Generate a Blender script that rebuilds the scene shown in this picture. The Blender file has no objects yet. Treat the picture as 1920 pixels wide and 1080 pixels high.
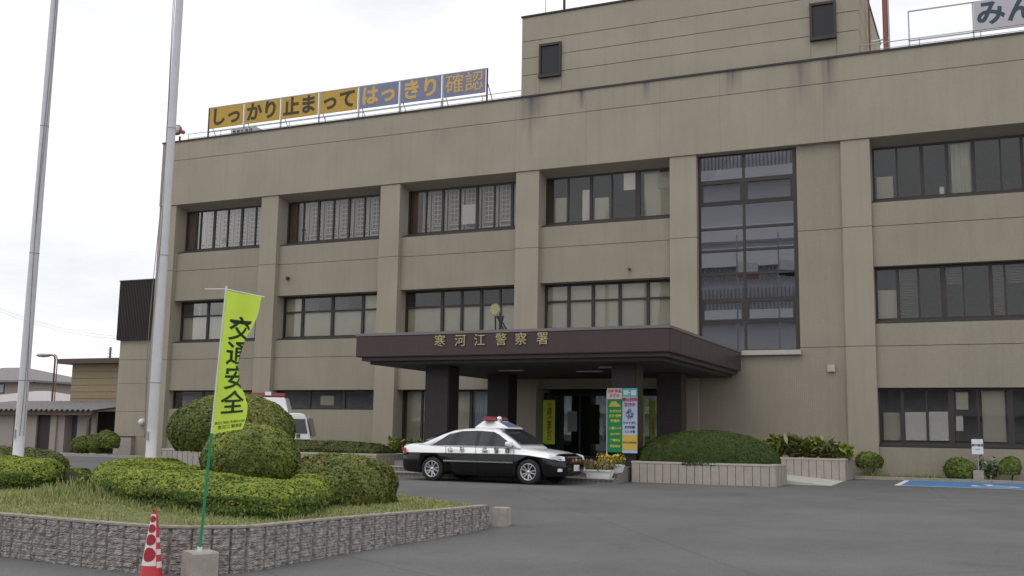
import bpy, bmesh, math, random
import numpy as np
from mathutils import Vector, Matrix
S = bpy.context.scene
COL = S.collection
rad = math.radians
random.seed(4)
rng = np.random.default_rng(7)

# ------------------------------------------------------------------ camera
F = 1970.78
YAW, PIT, ROL = rad(-24.6628), rad(7.9863), rad(0.9507)
CAM = np.array([0.0, -38.234, 1.3])
_f = np.array([math.sin(YAW) * math.cos(PIT), math.cos(YAW) * math.cos(PIT), math.sin(PIT)])
_r = np.array([math.cos(YAW), -math.sin(YAW), 0.0])
_u = np.cross(_r, _f)
RT = _r * math.cos(ROL) + _u * math.sin(ROL)
UP = -_r * math.sin(ROL) + _u * math.cos(ROL)
cam = bpy.data.cameras.new('camera')
cam.sensor_width = 36.0
cam.lens = F / 1920 * 36
cam.clip_end = 2000
camo = bpy.data.objects.new('camera', cam)
COL.objects.link(camo)
camo.matrix_world = Matrix(((RT[0], UP[0], -_f[0], CAM[0]), (RT[1], UP[1], -_f[1], CAM[1]), (RT[2], UP[2], -_f[2], CAM[2]), (0, 0, 0, 1)))
S.camera = camo

# ------------------------------------------------------------------ sky and sun (bright overcast)
W = bpy.data.worlds.new('World')
S.world = W
W.use_nodes = True
nt = W.node_tree
nt.nodes.clear()
out = nt.nodes.new('ShaderNodeOutputWorld')
bg = nt.nodes.new('ShaderNodeBackground')
sky = nt.nodes.new('ShaderNodeTexSky')
sky.sky_type = 'NISHITA'
sky.sun_disc = False
SUN_EL, SUN_AZ = rad(58), rad(200)
sky.sun_elevation = SUN_EL
sky.sun_rotation = SUN_AZ
bg.inputs[1].default_value = 0.1
nt.links.new(sky.outputs[0], bg.inputs[0])
tc = nt.nodes.new('ShaderNodeTexCoord')
mp = nt.nodes.new('ShaderNodeMapping')
mp.inputs['Scale'].default_value = (1.6, 1.6, 4.5)
mp.inputs['Location'].default_value = (0.35, 0.2, 0.1)
nz = nt.nodes.new('ShaderNodeTexNoise')
nz.inputs['Scale'].default_value = 1.7
nz.inputs['Detail'].default_value = 7
nz.inputs['Roughness'].default_value = 0.55
cr = nt.nodes.new('ShaderNodeValToRGB')
cr.color_ramp.elements[0].position = 0.30
cr.color_ramp.elements[0].color = (0.87, 0.87, 0.92, 1)
cr.color_ramp.elements[1].position = 0.50
cr.color_ramp.elements[1].color = (1.13, 1.14, 1.16, 1)
bg2 = nt.nodes.new('ShaderNodeBackground')
bg2.inputs[1].default_value = 1.0
mx = nt.nodes.new('ShaderNodeMixShader')
mx.inputs[0].default_value = 0.93
L = nt.links.new
L(tc.outputs['Generated'], mp.inputs[0]); L(mp.outputs[0], nz.inputs[0]); L(nz.outputs[0], cr.inputs[0]); L(cr.outputs[0], bg2.inputs[0])
L(bg.outputs[0], mx.inputs[1]); L(bg2.outputs[0], mx.inputs[2]); L(mx.outputs[0], out.inputs[0])
sl = bpy.data.lights.new('sun', 'SUN')
sl.energy = 0.6
sl.angle = rad(25)
sl.color = (1, 0.96, 0.9)
so = bpy.data.objects.new('sun', sl)
COL.objects.link(so)
so.location = (-20, -60, 60)
so.rotation_euler = (rad(90) - SUN_EL, 0, rad(-20))
S.view_settings.view_transform = 'Standard'
S.view_settings.look = 'None'
S.view_settings.exposure = 0
S.view_settings.gamma = 1
S.render.engine = 'CYCLES'
S.cycles.max_bounces = 8
S.cycles.transparent_max_bounces = 12

# ------------------------------------------------------------------ helpers
def ray(x, y): return RT * (x - 960) / F - UP * (y - 540) / F + _f
def onY(x, y, Y): d = ray(x, y); return CAM + d * (Y - CAM[1]) / d[1]
def onZ(x, y, Z): d = ray(x, y); return CAM + d * (Z - CAM[2]) / d[2]
def onD(x, y, D): return CAM + ray(x, y) * D
def ground(Y):
    if Y < -13: return max(-0.03 * (-13 - Y), -0.8)
    return 0.05 * min(1, max(0, (Y + 10) / 9)) if Y > -10 else 0.0

def tag(o, label=None, cat=None, group=None, kind=None):
    if label: o['label'] = label
    if cat: o['category'] = cat
    if group: o['group'] = group
    if kind: o['kind'] = kind
    return o
def empty(name, loc=(0, 0, 0), rz=0, label=None, cat=None, group=None):
    o = bpy.data.objects.new(name, None)
    o.empty_display_size = 0.2
    COL.objects.link(o)
    o.location = loc
    o.rotation_euler = (0, 0, rz)
    return tag(o, label, cat, group)
def copy_tree(o, parent=None):
    c = o.copy(); COL.objects.link(c); c.parent = parent
    for ch in [q for q in o.children]: copy_tree(ch, c)
    return c

class MB:
    def __init__(s): s.v = []; s.f = []; s.m = []; s.sm = []
    def add(s, vs, fs, mi=0, smooth=False):
        n = len(s.v); s.v += [tuple(map(float, q)) for q in vs]
        for f in fs: s.f.append(tuple(n + i for i in f)); s.m.append(mi); s.sm.append(smooth)
        return s
    def box(s, x0, x1, y0, y1, z0, z1, mi=0):
        vs = [(x0, y0, z0), (x1, y0, z0), (x1, y1, z0), (x0, y1, z0), (x0, y0, z1), (x1, y0, z1), (x1, y1, z1), (x0, y1, z1)]
        return s.add(vs, [(0, 3, 2, 1), (4, 5, 6, 7), (0, 1, 5, 4), (1, 2, 6, 5), (2, 3, 7, 6), (3, 0, 4, 7)], mi)
    def prism(s, pts, axis, a, b, mi=0):
        # pts: 2d outline (counter clockwise seen from +axis), extruded from a to b along axis
        n = len(pts)
        def P(p, t): return {'X': (t, p[0], p[1]), 'Y': (p[0], t, p[1]), 'Z': (p[0], p[1], t)}[axis]
        vs = [P(p, a) for p in pts] + [P(p, b) for p in pts]
        fs = [tuple(range(n - 1, -1, -1)), tuple(range(n, 2 * n))] + [(i, (i + 1) % n, n + (i + 1) % n, n + i) for i in range(n)]
        if axis == 'Y': fs = [tuple(reversed(f)) for f in fs]
        return s.add(vs, fs, mi)
    def tube(s, path, r, n=8, mi=0, cap=True):
        path = [Vector(p) for p in path]; rs = r if isinstance(r, (list, tuple)) else [r] * len(path)
        vs = []; fs = []
        for i, p in enumerate(path):
            d = (path[min(i + 1, len(path) - 1)] - path[max(i - 1, 0)]).normalized()
            a = Vector((0, 0, 1)) if abs(d.z) < 0.9 else Vector((1, 0, 0))
            e = d.cross(a).normalized(); g = e.cross(d)
            for k in range(n):
                t = 2 * math.pi * k / n
                vs.append(p + (e * math.cos(t) + g * math.sin(t)) * rs[i])
        for i in range(len(path) - 1):
            for k in range(n):
                fs.append((i * n + k, i * n + (k + 1) % n, (i + 1) * n + (k + 1) % n, (i + 1) * n + k))
        s.add(vs, fs, mi, True)
        if cap:
            m = len(path) - 1
            s.add(vs[:n], [tuple(range(n))], mi); s.add(vs[m * n:], [tuple(range(n))], mi)
        return s
    def lathe(s, prof, n=24, c=(0, 0, 0), axis='Z', mi=0, smooth=True):
        vs = []; fs = []
        for (r, z) in prof:
            for k in range(n):
                t = 2 * math.pi * k / n
                a, b = r * math.cos(t), r * math.sin(t)
                q = (a, b, z) if axis == 'Z' else ((a, z, b) if axis == 'Y' else (z, a, b))
                vs.append((q[0] + c[0], q[1] + c[1], q[2] + c[2]))
        for i in range(len(prof) - 1):
            for k in range(n):
                fs.append((i * n + k, i * n + (k + 1) % n, (i + 1) * n + (k + 1) % n, (i + 1) * n + k))
        return s.add(vs, fs, mi, smooth)
    def build(s, name, mats, parent=None, fix=True, bevel=0):
        me = bpy.data.meshes.new(name)
        me.from_pydata(s.v, [], s.f); me.update()
        if not isinstance(mats, (list, tuple)): mats = [mats]
        for m in mats: me.materials.append(m)
        me.polygons.foreach_set('material_index', s.m)
        me.polygons.foreach_set('use_smooth', s.sm)
        if fix or bevel:
            bm = bmesh.new(); bm.from_mesh(me)
            if bevel:
                bmesh.ops.remove_doubles(bm, verts=bm.verts, dist=1e-5)
                bmesh.ops.bevel(bm, geom=[e for e in bm.edges if len(e.link_faces) == 2 and e.calc_face_angle(0) > 0.5], offset=bevel, segments=2, affect='EDGES')
            bmesh.ops.recalc_face_normals(bm, faces=bm.faces)
            bm.to_mesh(me); bm.free()
        o = bpy.data.objects.new(name, me)
        COL.objects.link(o)
        o.parent = parent
        return o

def quads_object(name, C4, mats, parent=None, rnd=None):
    """C4: (n,4,3) numpy array of quad corners"""
    n = len(C4)
    me = bpy.data.meshes.new(name)
    me.vertices.add(n * 4); me.vertices.foreach_set('co', C4.reshape(-1).astype(np.float32))
    me.loops.add(n * 4); me.loops.foreach_set('vertex_index', np.arange(n * 4, dtype=np.int32))
    me.polygons.add(n); me.polygons.foreach_set('loop_start', np.arange(0, n * 4, 4, dtype=np.int32))
    me.update(calc_edges=True)
    a = me.attributes.new('rnd', 'FLOAT', 'FACE')
    a.data.foreach_set('value', (rnd if rnd is not None else rng.random(n)).astype(np.float32))
    me.materials.append(mats)
    o = bpy.data.objects.new(name, me); COL.objects.link(o); o.parent = parent
    return o

# ------------------------------------------------------------------ materials
MAT = {}
def mat(name, col, rough=0.7, metal=0.0, noise=0.0, nscale=6.0, bump=0.0, bscale=40.0, spec=0.4, col2=None, stretch=(1, 1, 1), coat=0):
    m = bpy.data.materials.new(name); m.use_nodes = True
    nt = m.node_tree; b = nt.nodes['Principled BSDF']
    b.inputs['Base Color'].default_value = (*col, 1)
    b.inputs['Roughness'].default_value = rough
    b.inputs['Metallic'].default_value = metal
    b.inputs['Specular IOR Level'].default_value = spec
    if coat: b.inputs['Coat Weight'].default_value = coat; b.inputs['Coat Roughness'].default_value = 0.06
    tc = nt.nodes.new('ShaderNodeTexCoord'); mp = nt.nodes.new('ShaderNodeMapping'); mp.inputs['Scale'].default_value = stretch
    nt.links.new(tc.outputs['Object'], mp.inputs[0])
    if noise or col2:
        n = nt.nodes.new('ShaderNodeTexNoise'); n.inputs['Scale'].default_value = nscale; n.inputs['Detail'].default_value = 6; n.inputs['Roughness'].default_value = 0.6
        nt.links.new(mp.outputs[0], n.inputs[0])
        r = nt.nodes.new('ShaderNodeValToRGB')
        c2 = col2 if col2 else tuple(c * (1 - noise) for c in col)
        c1 = col if col2 else tuple(min(1, c * (1 + noise)) for c in col)
        r.color_ramp.elements[0].position = 0.33; r.color_ramp.elements[1].position = 0.67
        r.color_ramp.elements[0].color = (*c2, 1); r.color_ramp.elements[1].color = (*c1, 1)
        nt.links.new(n.outputs[0], r.inputs[0]); nt.links.new(r.outputs[0], b.inputs['Base Color'])
    if bump:
        n2 = nt.nodes.new('ShaderNodeTexNoise'); n2.inputs['Scale'].default_value = bscale; n2.inputs['Detail'].default_value = 4
        nt.links.new(mp.outputs[0], n2.inputs[0])
        bp = nt.nodes.new('ShaderNodeBump'); bp.inputs['Strength'].default_value = bump; bp.inputs['Distance'].default_value = 0.01
        nt.links.new(n2.outputs[0], bp.inputs['Height']); nt.links.new(bp.outputs[0], b.inputs['Normal'])
    MAT[name] = m
    return m

def concrete(name, base, ribs=0.0, stains=True, band=False):
    """weathered beige render: large blotches, vertical rain streaks, fine grain, optional vertical ribs"""
    m = bpy.data.materials.new(name); m.use_nodes = True
    nt = m.node_tree; b = nt.nodes['Principled BSDF']; N = nt.nodes.new; L = nt.links.new
    b.inputs['Roughness'].default_value = 0.9; b.inputs['Specular IOR Level'].default_value = 0.2
    tc = N('ShaderNodeTexCoord')
    def noise(sc, scale, det=4):
        mp = N('ShaderNodeMapping'); mp.inputs['Scale'].default_value = sc; L(tc.outputs['Object'], mp.inputs[0])
        n = N('ShaderNodeTexNoise'); n.inputs['Scale'].default_value = scale; n.inputs['Detail'].default_value = det; L(mp.outputs[0], n.inputs[0]); return n.outputs[0]
    def ramp(src, p0, p1, c0, c1):
        r = N('ShaderNodeValToRGB'); r.color_ramp.elements[0].position = p0; r.color_ramp.elements[1].position = p1
        r.color_ramp.elements[0].color = (*c0, 1); r.color_ramp.elements[1].color = (*c1, 1); L(src, r.inputs[0]); return r.outputs[0]
    def mul(a, c, fac=1.0):
        x = N('ShaderNodeMix'); x.data_type = 'RGBA'; x.blend_type = 'MULTIPLY'; x.inputs[0].default_value = fac; L(a, x.inputs[6]); L(c, x.inputs[7]); return x.outputs[2]
    c = ramp(noise((1, 1, 1), 0.45), 0.3, 0.7, tuple(q * 0.93 for q in base), tuple(q * 1.05 for q in base))
    c = mul(c, ramp(noise((3, 3, 0.22), 1.6, 5), 0.30, 0.52, (0.945, 0.945, 0.94), (1, 1, 1)))
    c = mul(c, ramp(noise((1, 1, 1), 26, 3), 0.3, 0.7, (0.94, 0.94, 0.94), (1.04, 1.04, 1.04)))
    if band:
        sx = N('ShaderNodeSeparateXYZ'); L(tc.outputs['Object'], sx.inputs[0])
        def M(op, a, b_, c_=None):
            q = N('ShaderNodeMath'); q.operation = op
            for i, w in enumerate((a, b_, c_)):
                if w is None: continue
                if isinstance(w, (int, float)): q.inputs[i].default_value = w
                else: L(w, q.inputs[i])
            return q.outputs[0]
        st = noise((9, 9, 0.5), 1.0, 3)
        prev = None
        for (xc, wd, z0, z1, amt) in ((-16.75, 0.75, 13.6, 15.0, 0.55), (-16.85, 0.18, 12.2, 14.6, 0.35), (-14.6, 0.2, 14.2, 15.0, 0.5), (-11.9, 0.22, 14.2, 15.0, 0.35), (-8.5, 0.4, 14.1, 15.0, 0.5),
                                      (-6.0, 0.5, 13.2, 15.0, 0.35), (-5.0, 0.4, 13.0, 15.0, 0.4), (-20.9, 1.2, 12.6, 14.0, 0.14)):
            dx = M('DIVIDE', M('ABSOLUTE', M('SUBTRACT', sx.outputs[0], xc), 0), wd)
            ax = M('SUBTRACT', 1.0, M('MINIMUM', dx, 1.0))
            zt = M('DIVIDE', M('SUBTRACT', sx.outputs[2], z0), (z1 - z0))
            zz = M('MULTIPLY', M('MAXIMUM', M('MINIMUM', zt, 1.0), 0.0), M('LESS_THAN', sx.outputs[2], z1 + 0.2))
            v = M('MULTIPLY', M('MULTIPLY', ax, zz), amt * 2.3)
            prev = v if prev is None else M('MAXIMUM', prev, v)
        v = M('MULTIPLY', prev, M('MULTIPLY', st, 1.5))
        g = N('ShaderNodeMix'); g.data_type = 'RGBA'; L(v, g.inputs[0]); L(c, g.inputs[6]); g.inputs[7].default_value = (0.13, 0.12, 0.125, 1)
        c = g.outputs[2]
        # faint vertical construction joints of the cast band
        for xj in (-17.5, -14.4, -11.35, -9.0, -5.2):
            ln = M('LESS_THAN', M('ABSOLUTE', M('SUBTRACT', sx.outputs[0], xj), 0), 0.012)
            g = N('ShaderNodeMix'); g.data_type = 'RGBA'; L(M('MULTIPLY', ln, 0.25), g.inputs[0]); L(c, g.inputs[6]); g.inputs[7].default_value = (0.1, 0.09, 0.08, 1); c = g.outputs[2]
    L(c, b.inputs['Base Color'])
    bp = N('ShaderNodeBump'); bp.inputs['Strength'].default_value = 0.5; bp.inputs['Distance'].default_value = 0.01; L(noise((1, 1, 1), 60, 3), bp.inputs['Height'])
    last = bp.outputs[0]
    if ribs:
        mp = N('ShaderNodeMapping'); L(tc.outputs['Object'], mp.inputs[0])
        w = N('ShaderNodeTexWave'); w.wave_type = 'BANDS'; w.bands_direction = 'X'; w.inputs['Scale'].default_value = 4.6; w.inputs['Distortion'].default_value = 0.25; w.inputs['Detail'].default_value = 1
        L(mp.outputs[0], w.inputs[0])
        b2 = N('ShaderNodeBump'); b2.inputs['Strength'].default_value = ribs; b2.inputs['Distance'].default_value = 0.012; L(w.outputs[1], b2.inputs['Height']); L(last, b2.inputs['Normal']); last = b2.outputs[0]
    L(last, b.inputs['Normal'])
    MAT[name] = m
    return m

BASE = (0.366, 0.326, 0.260)
m_conc = concrete('pilaster_render', BASE)
m_band = concrete('roof_band_render', BASE, band=True)
m_rib = concrete('ribbed_render', tuple(c * 0.90 for c in BASE), ribs=0.45)
m_frame = mat('bronze_window_frame', (0.045, 0.037, 0.036), 0.5, 0.0)
m_dark = mat('dark_coping_metal', (0.05, 0.045, 0.045), 0.5, 0.3)
m_room = mat('room_plaster', (0.45, 0.45, 0.45), 0.9, noise=0.1)
m_canopy = mat('brown_canopy_metal', (0.066, 0.044, 0.046), 0.42, 0.15, noise=0.08, nscale=1.2)
m_canopy_u = mat('canopy_soffit_board', (0.055, 0.052, 0.047), 0.7, noise=0.1, nscale=3)
m_capc = mat('canopy_flashing_metal', (0.20, 0.18, 0.185), 0.4, 0.4)
m_pillar = mat('brown_pillar_tile', (0.036, 0.029, 0.029), 0.45, noise=0.1, nscale=5, bump=0.1)
m_gold = mat('gold_letter_metal', (0.50, 0.41, 0.22), 0.45, 0.3)
m_blind = mat('roller_blind_cloth', (0.62, 0.61, 0.54), 0.9, noise=0.04, nscale=2)
m_blindg = mat('grey_slat_blind', (0.20, 0.20, 0.20), 0.7)
m_paper = mat('white_paper_sheet', (0.78, 0.77, 0.80), 0.8, noise=0.04)
m_curtain = mat('pale_curtain_cloth', (0.50, 0.52, 0.46), 0.9)
m_curtb = mat('pale_blue_curtain_cloth', (0.45, 0.52, 0.66), 0.9)
m_wood = mat('brown_wood_panel', (0.16, 0.09, 0.055), 0.6, noise=0.2)
m_lattice = mat('white_lattice_lath', (0.80, 0.74, 0.80), 0.6)
m_latback = mat('grey_lattice_panel', (0.29, 0.26, 0.29), 0.8, noise=0.08)
m_asph = mat('asphalt', (0.142, 0.141, 0.142), 0.92, noise=0.10, nscale=0.5, bump=0.6, bscale=90, spec=0.2)
m_white = mat('white_paint', (0.74, 0.74, 0.74), 0.6, noise=0.05)
m_curb = mat('kerb_concrete', (0.33, 0.31, 0.28), 0.9, noise=0.12, nscale=5, bump=0.3)
m_concb = mat('block_concrete', (0.36, 0.325, 0.29), 0.9, noise=0.13, nscale=7, bump=0.5)
m_soil = mat('bed_soil', (0.10, 0.075, 0.05), 0.95, noise=0.3, nscale=3, bump=0.8)
m_tilep = mat('planter_tile', (0.40, 0.355, 0.315), 0.8, noise=0.09, nscale=4, bump=0.2)
m_joint = mat('tile_joint_mortar', (0.07, 0.062, 0.055), 0.9)
m_cap = mat('planter_coping', (0.47, 0.43, 0.385), 0.85, noise=0.06)
m_paving = mat('porch_tile', (0.22, 0.20, 0.18), 0.7, noise=0.1)
m_pole = mat('flagpole_white_metal', (0.60, 0.59, 0.62), 0.4, 0.0, noise=.04)
m_steel = mat('galvanised_steel', (0.42, 0.42, 0.44), 0.5, 0.5)
m_pipe = mat('rusty_mast_paint', (0.28, 0.11, 0.09), 0.6)
m_rope = mat('grey_rope', (0.22, 0.21, 0.22), 0.8)
m_black = mat('black_plastic', (0.02, 0.02, 0.02), 0.5)
m_lead = mat('flag_green_pole', (0.03, 0.28, 0.14), 0.35)
m_siding = mat('pale_siding', (0.33, 0.285, 0.25), 0.8, noise=0.05)
m_ochre = mat('ochre_siding', (0.31, 0.25, 0.155), 0.85, noise=0.06)
m_rooft = mat('grey_roof_tile', (0.22, 0.205, 0.21), 0.8, noise=0.1)
m_eave = mat('brown_eave', (0.10, 0.065, 0.055), 0.6)
m_hollow = mat('dark_doorway', (0.03, 0.03, 0.032), 0.8)

def glass_mat(name, tint, refl=1.5, rough=0.0, mixc=1.0):
    m = bpy.data.materials.new(name); m.use_nodes = True; nt = m.node_tree; nt.nodes.clear(); N = nt.nodes.new; L = nt.links.new
    o = N('ShaderNodeOutputMaterial'); t = N('ShaderNodeBsdfTransparent'); t.inputs[0].default_value = (*tint, 1)
    g = N('ShaderNodeBsdfGlossy'); g.inputs['Roughness'].default_value = rough; g.inputs[0].default_value = (0.92, 0.93, 0.97, 1)
    fr = N('ShaderNodeFresnel'); fr.inputs[0].default_value = refl
    tc = N('ShaderNodeTexCoord'); n = N('ShaderNodeTexNoise'); n.inputs['Scale'].default_value = 0.9; L(tc.outputs['Object'], n.inputs[0])
    bp = N('ShaderNodeBump'); bp.inputs['Strength'].default_value = 0.018; bp.inputs['Distance'].default_value = 0.02; L(n.outputs[0], bp.inputs['Height']); L(bp.outputs[0], g.inputs['Normal'])
    x = N('ShaderNodeMixShader'); L(fr.outputs[0], x.inputs[0]); L(t.outputs[0], x.inputs[1]); L(g.outputs[0], x.inputs[2]); L(x.outputs[0], o.inputs[0])
    MAT[name] = m
    return m
m_glass = glass_mat('window_glass', (0.93, 0.92, 0.88), 1.45)
m_glass_s = glass_mat('stair_window_glass', (0.38, 0.40, 0.43), 3.0)

def leaf_mat(name, cols, trans=0.25):
    m = bpy.data.materials.new(name); m.use_nodes = True; nt = m.node_tree; b = nt.nodes['Principled BSDF']; N = nt.nodes.new; L = nt.links.new
    b.inputs['Roughness'].default_value = 0.6; b.inputs['Specular IOR Level'].default_value = 0.3
    a = N('ShaderNodeAttribute'); a.attribute_name = 'rnd'
    r = N('ShaderNodeValToRGB'); e = r.color_ramp.elements
    while len(e) < len(cols): e.new(0.5)
    for i, c in enumerate(cols): e[i].position = i / (len(cols) - 1); e[i].color = (*c, 1)
    L(a.outputs['Fac'], r.inputs[0]); L(r.outputs[0], b.inputs['Base Color'])
    tr = N('ShaderNodeBsdfTranslucent'); L(r.outputs[0], tr.inputs[0])
    x = N('ShaderNodeMixShader'); x.inputs[0].default_value = trans
    o = nt.nodes['Material Output']; L(b.outputs[0], x.inputs[1]); L(tr.outputs[0], x.inputs[2]); L(x.outputs[0], o.inputs[0])
    MAT[name] = m
    return m
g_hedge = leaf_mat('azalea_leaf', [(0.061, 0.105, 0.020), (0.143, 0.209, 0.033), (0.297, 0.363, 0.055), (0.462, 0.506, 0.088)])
g_dome = leaf_mat('dome_leaf', [(0.046, 0.075, 0.018), (0.086, 0.127, 0.029), (0.138, 0.184, 0.037)])
g_bush = leaf_mat('round_bush_leaf', [(0.075, 0.112, 0.025), (0.163, 0.213, 0.044), (0.288, 0.325, 0.069), (0.413, 0.413, 0.100)])
g_red = leaf_mat('reddish_leaf', [(0.060, 0.084, 0.022), (0.120, 0.144, 0.036), (0.192, 0.180, 0.048), (0.312, 0.144, 0.060)])
g_olv = leaf_mat('olive_bush_leaf', [(0.070, 0.098, 0.025), (0.140, 0.175, 0.042), (0.238, 0.252, 0.063), (0.336, 0.322, 0.098)])
g_ol = leaf_mat('olive_leaf', [(0.068, 0.101, 0.024), (0.128, 0.169, 0.041), (0.203, 0.230, 0.054), (0.270, 0.230, 0.068), (0.405, 0.176, 0.081)])
g_var = leaf_mat('variegated_leaf', [(0.06, 0.10, 0.03), (0.2, 0.2, 0.06), (0.4, 0.4, 0.22)])
g_flw = leaf_mat('white_flower_leaf', [(0.05, 0.11, 0.03), (0.12, 0.17, 0.05), (0.6, 0.62, 0.5)])
g_yel = leaf_mat('yellow_flower_petal', [(0.75, 0.5, 0.02), (0.85, 0.65, 0.05)])
g_grass = leaf_mat('grass_blade', [(0.14, 0.19, 0.05), (0.27, 0.33, 0.10), (0.40, 0.42, 0.17), (0.50, 0.46, 0.27)], 0.3)
m_core = mat('inner_twigs', (0.04, 0.045, 0.018), 0.95, noise=0.3)
m_bark = mat('bark', (0.12, 0.10, 0.075), 0.9, noise=0.25, bump=0.6)

def text(name, body, size, M, mt, parent=None, depth=0.01, bold=0.0, align='CENTER', space=1.0, line=1.0, sx=1.0):
    cu = bpy.data.curves.new(name, 'FONT'); cu.body = body; cu.size = size; cu.extrude = depth; cu.offset = bold
    cu.align_x = align; cu.align_y = 'CENTER'; cu.space_character = space; cu.space_line = line; cu.resolution_u = 3
    t = bpy.data.objects.new(name, cu); COL.objects.link(t)
    dg = bpy.context.evaluated_depsgraph_get(); me = bpy.data.meshes.new_from_object(t.evaluated_get(dg))
    bpy.data.objects.remove(t); bpy.data.curves.remove(cu)
    me.transform(Matrix.Diagonal((sx, 1, 1, 1))); me.transform(M)
    me.materials.clear(); me.materials.append(mt)
    o = bpy.data.objects.new(name, me); COL.objects.link(o); o.parent = parent
    return o
def facing(x, y, z, rz=0):   # text plane standing upright, read from -Y
    return Matrix.Translation((x, y, z)) @ Matrix.Rotation(rz, 4, 'Z') @ Matrix.Rotation(rad(90), 4, 'X')

def asphalt_detail():
    nt = m_asph.node_tree; N = nt.nodes.new; L = nt.links.new; b = nt.nodes['Principled BSDF']
    src = b.inputs['Base Color'].links[0].from_socket
    tc = N('ShaderNodeTexCoord')
    def layer(src, scale, p0, p1, c0, c1, st=(1, 1, 1), kind='noise'):
        mp = N('ShaderNodeMapping'); mp.inputs['Scale'].default_value = st; L(tc.outputs['Object'], mp.inputs[0])
        if kind == 'noise': n = N('ShaderNodeTexNoise'); n.inputs['Detail'].default_value = 5; o = n.outputs[0]
        else: n = N('ShaderNodeTexVoronoi'); n.feature = 'DISTANCE_TO_EDGE'; o = n.outputs['Distance']
        n.inputs['Scale'].default_value = scale; L(mp.outputs[0], n.inputs['Vector'])
        r = N('ShaderNodeValToRGB'); r.color_ramp.elements[0].position = p0; r.color_ramp.elements[1].position = p1; r.color_ramp.elements[0].color = (c0, c0, c0, 1); r.color_ramp.elements[1].color = (c1, c1, c1, 1); L(o, r.inputs[0])
        x = N('ShaderNodeMix'); x.data_type = 'RGBA'; x.blend_type = 'MULTIPLY'; x.inputs[0].default_value = 1; L(src, x.inputs[6]); L(r.outputs[0], x.inputs[7]); return x.outputs[2]
    c = layer(src, 0.16, .42, .60, .94, 1.05, (1, 2.2, 1))
    c = layer(c, 55, .35, .65, .82, 1.18)
    c = layer(c, .9, .28, .36, .90, 1.0)
    c = layer(c, 0.11, .0, .004, .82, 1.0, kind='voronoi')
    c = layer(c, 1.1, .66, .72, 1.0, .92)
    c = layer(c, .35, .0, .006, .92, 1.0, (1, 1, 1), kind='voronoi')
    L(c, b.inputs['Base Color'])
asphalt_detail()
# ------------------------------------------------------------------ ground
mb = MB()
xs = [-400, -120, -60, -40, -20, 0, 20, 60, 120, 400]
ys = [-300, -60, -45, -38, -33, -28, -23, -18, -13, -10, -7, -4, -1, 20, 60, 300]
for i, y in enumerate(ys):
    for x in xs: mb.v.append((x, y, ground(y)))
nx = len(xs)
for i in range(len(ys) - 1):
    for j in range(nx - 1):
        mb.f.append((i * nx + j, i * nx + j + 1, (i + 1) * nx + j + 1, (i + 1) * nx + j)); mb.m.append(0); mb.sm.append(True)
tag(mb.build('ground', m_asph, fix=False), kind='structure')

# ------------------------------------------------------------------ police station
PL = [(-36.40, -35.36), (-30.30, -29.36), (-23.92, -22.94), (-17.45, -16.43), (-10.98, -9.94), (-4.66, -3.67), (1.78, 2.74), (8.18, 9.16)]
XL, XR = -36.40, 9.16
ZR, ZJ5, ZH3, ZJ3, ZJ2 = 15.10, 14.19, 12.00, 8.81, 4.58
ps = empty('police_station', (0, 0, 0), 0, 'three storey beige concrete police station with dark ribbon windows and brown entrance canopy', 'building')
G = 0.028
for i, (a, b) in enumerate(PL):
    m = MB(); zs = [(-0.1, ZJ2 - G / 2), (ZJ2 + G / 2, ZJ3 - G / 2), (ZJ3 + G / 2, ZH3 - 0.02)]
    for z0, z1 in zs: m.box(a, b, 0, 1.5, z0, z1)
    m.box(a + .02, b - .02, .03, 1.4, 0, ZH3)
    m.build('pilaster', m_conc, ps)
# roof band, coping
m = MB()
m.box(XL, XR, -0.05, 0.5, ZH3, ZJ5 - G / 2); m.box(XL, XR, -0.05, 0.5, ZJ5 + G / 2, ZR); m.box(XL + .02, XR - .02, -0.02, 0.4, ZJ5 - .1, ZJ5 + .1)
m.build('parapet_band', m_band, ps)
m = MB(); m.box(XL - .03, XR + .03, -0.10, 0.55, ZR, ZR + 0.07); m.build('coping', m_dark, ps)
# window head soffits: sloping back from the band to the frames
m = MB()
for k in range(7):
    a, b = PL[k][1], PL[k + 1][0]
    if k == 4: m.prism([(0.02, 11.985), (0.5, 11.93), (0.5, 12.4), (0.02, 12.4)], 'X', a, b)
    else: m.prism([(0.02, 11.985), (0.80, 11.80), (0.80, 12.4), (0.02, 12.4)], 'X', a, b)
m.build('window_head', m_conc, ps)
# spandrels
m = MB()
def spand(a, b, y, z0, z1, jz):
    if jz: m.box(a, b, y, 0.78, z0, jz - G / 2); m.box(a, b, y, 0.78, jz + G / 2, z1); m.box(a, b, y + .03, .7, jz - .1, jz + .1)
    else: m.box(a, b, y, 0.78, z0, z1)
for k in (0, 1, 2, 3, 5, 6):
    a, b = PL[k][1], PL[k + 1][0]
    y = 0.24 if k < 4 else 0.14
    spand(a, b, y, 7.38, 9.66, ZJ3); spand(a, b, y, 3.14, 5.36, ZJ2)
    if k in (0, 1): m.box(a, b, y, .6, -0.1, 2.28)
    if k == 2: m.box(a, b, .3, .7, -0.1, 0.75)
    if k >= 5: m.box(a, b, y, .7, -0.1, 1.12)
a, b = PL[4][1], PL[5][0]
m.box(-6.24, b, 0.14, .6, ZJ3 + G / 2, 12.0); m.box(-6.24, b, 0.14, .6, ZJ2 + G / 2, ZJ3 - G / 2); m.box(-6.24, b, .17, .5, 4, 11.9)
m.box(a, b, 0.14, .6, -.1, ZJ2 - .26); m.box(-6.24, b, 0.14, .6, ZJ2 - .26, ZJ2 - G / 2)
m.build('wall', m_rib, ps)
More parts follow.
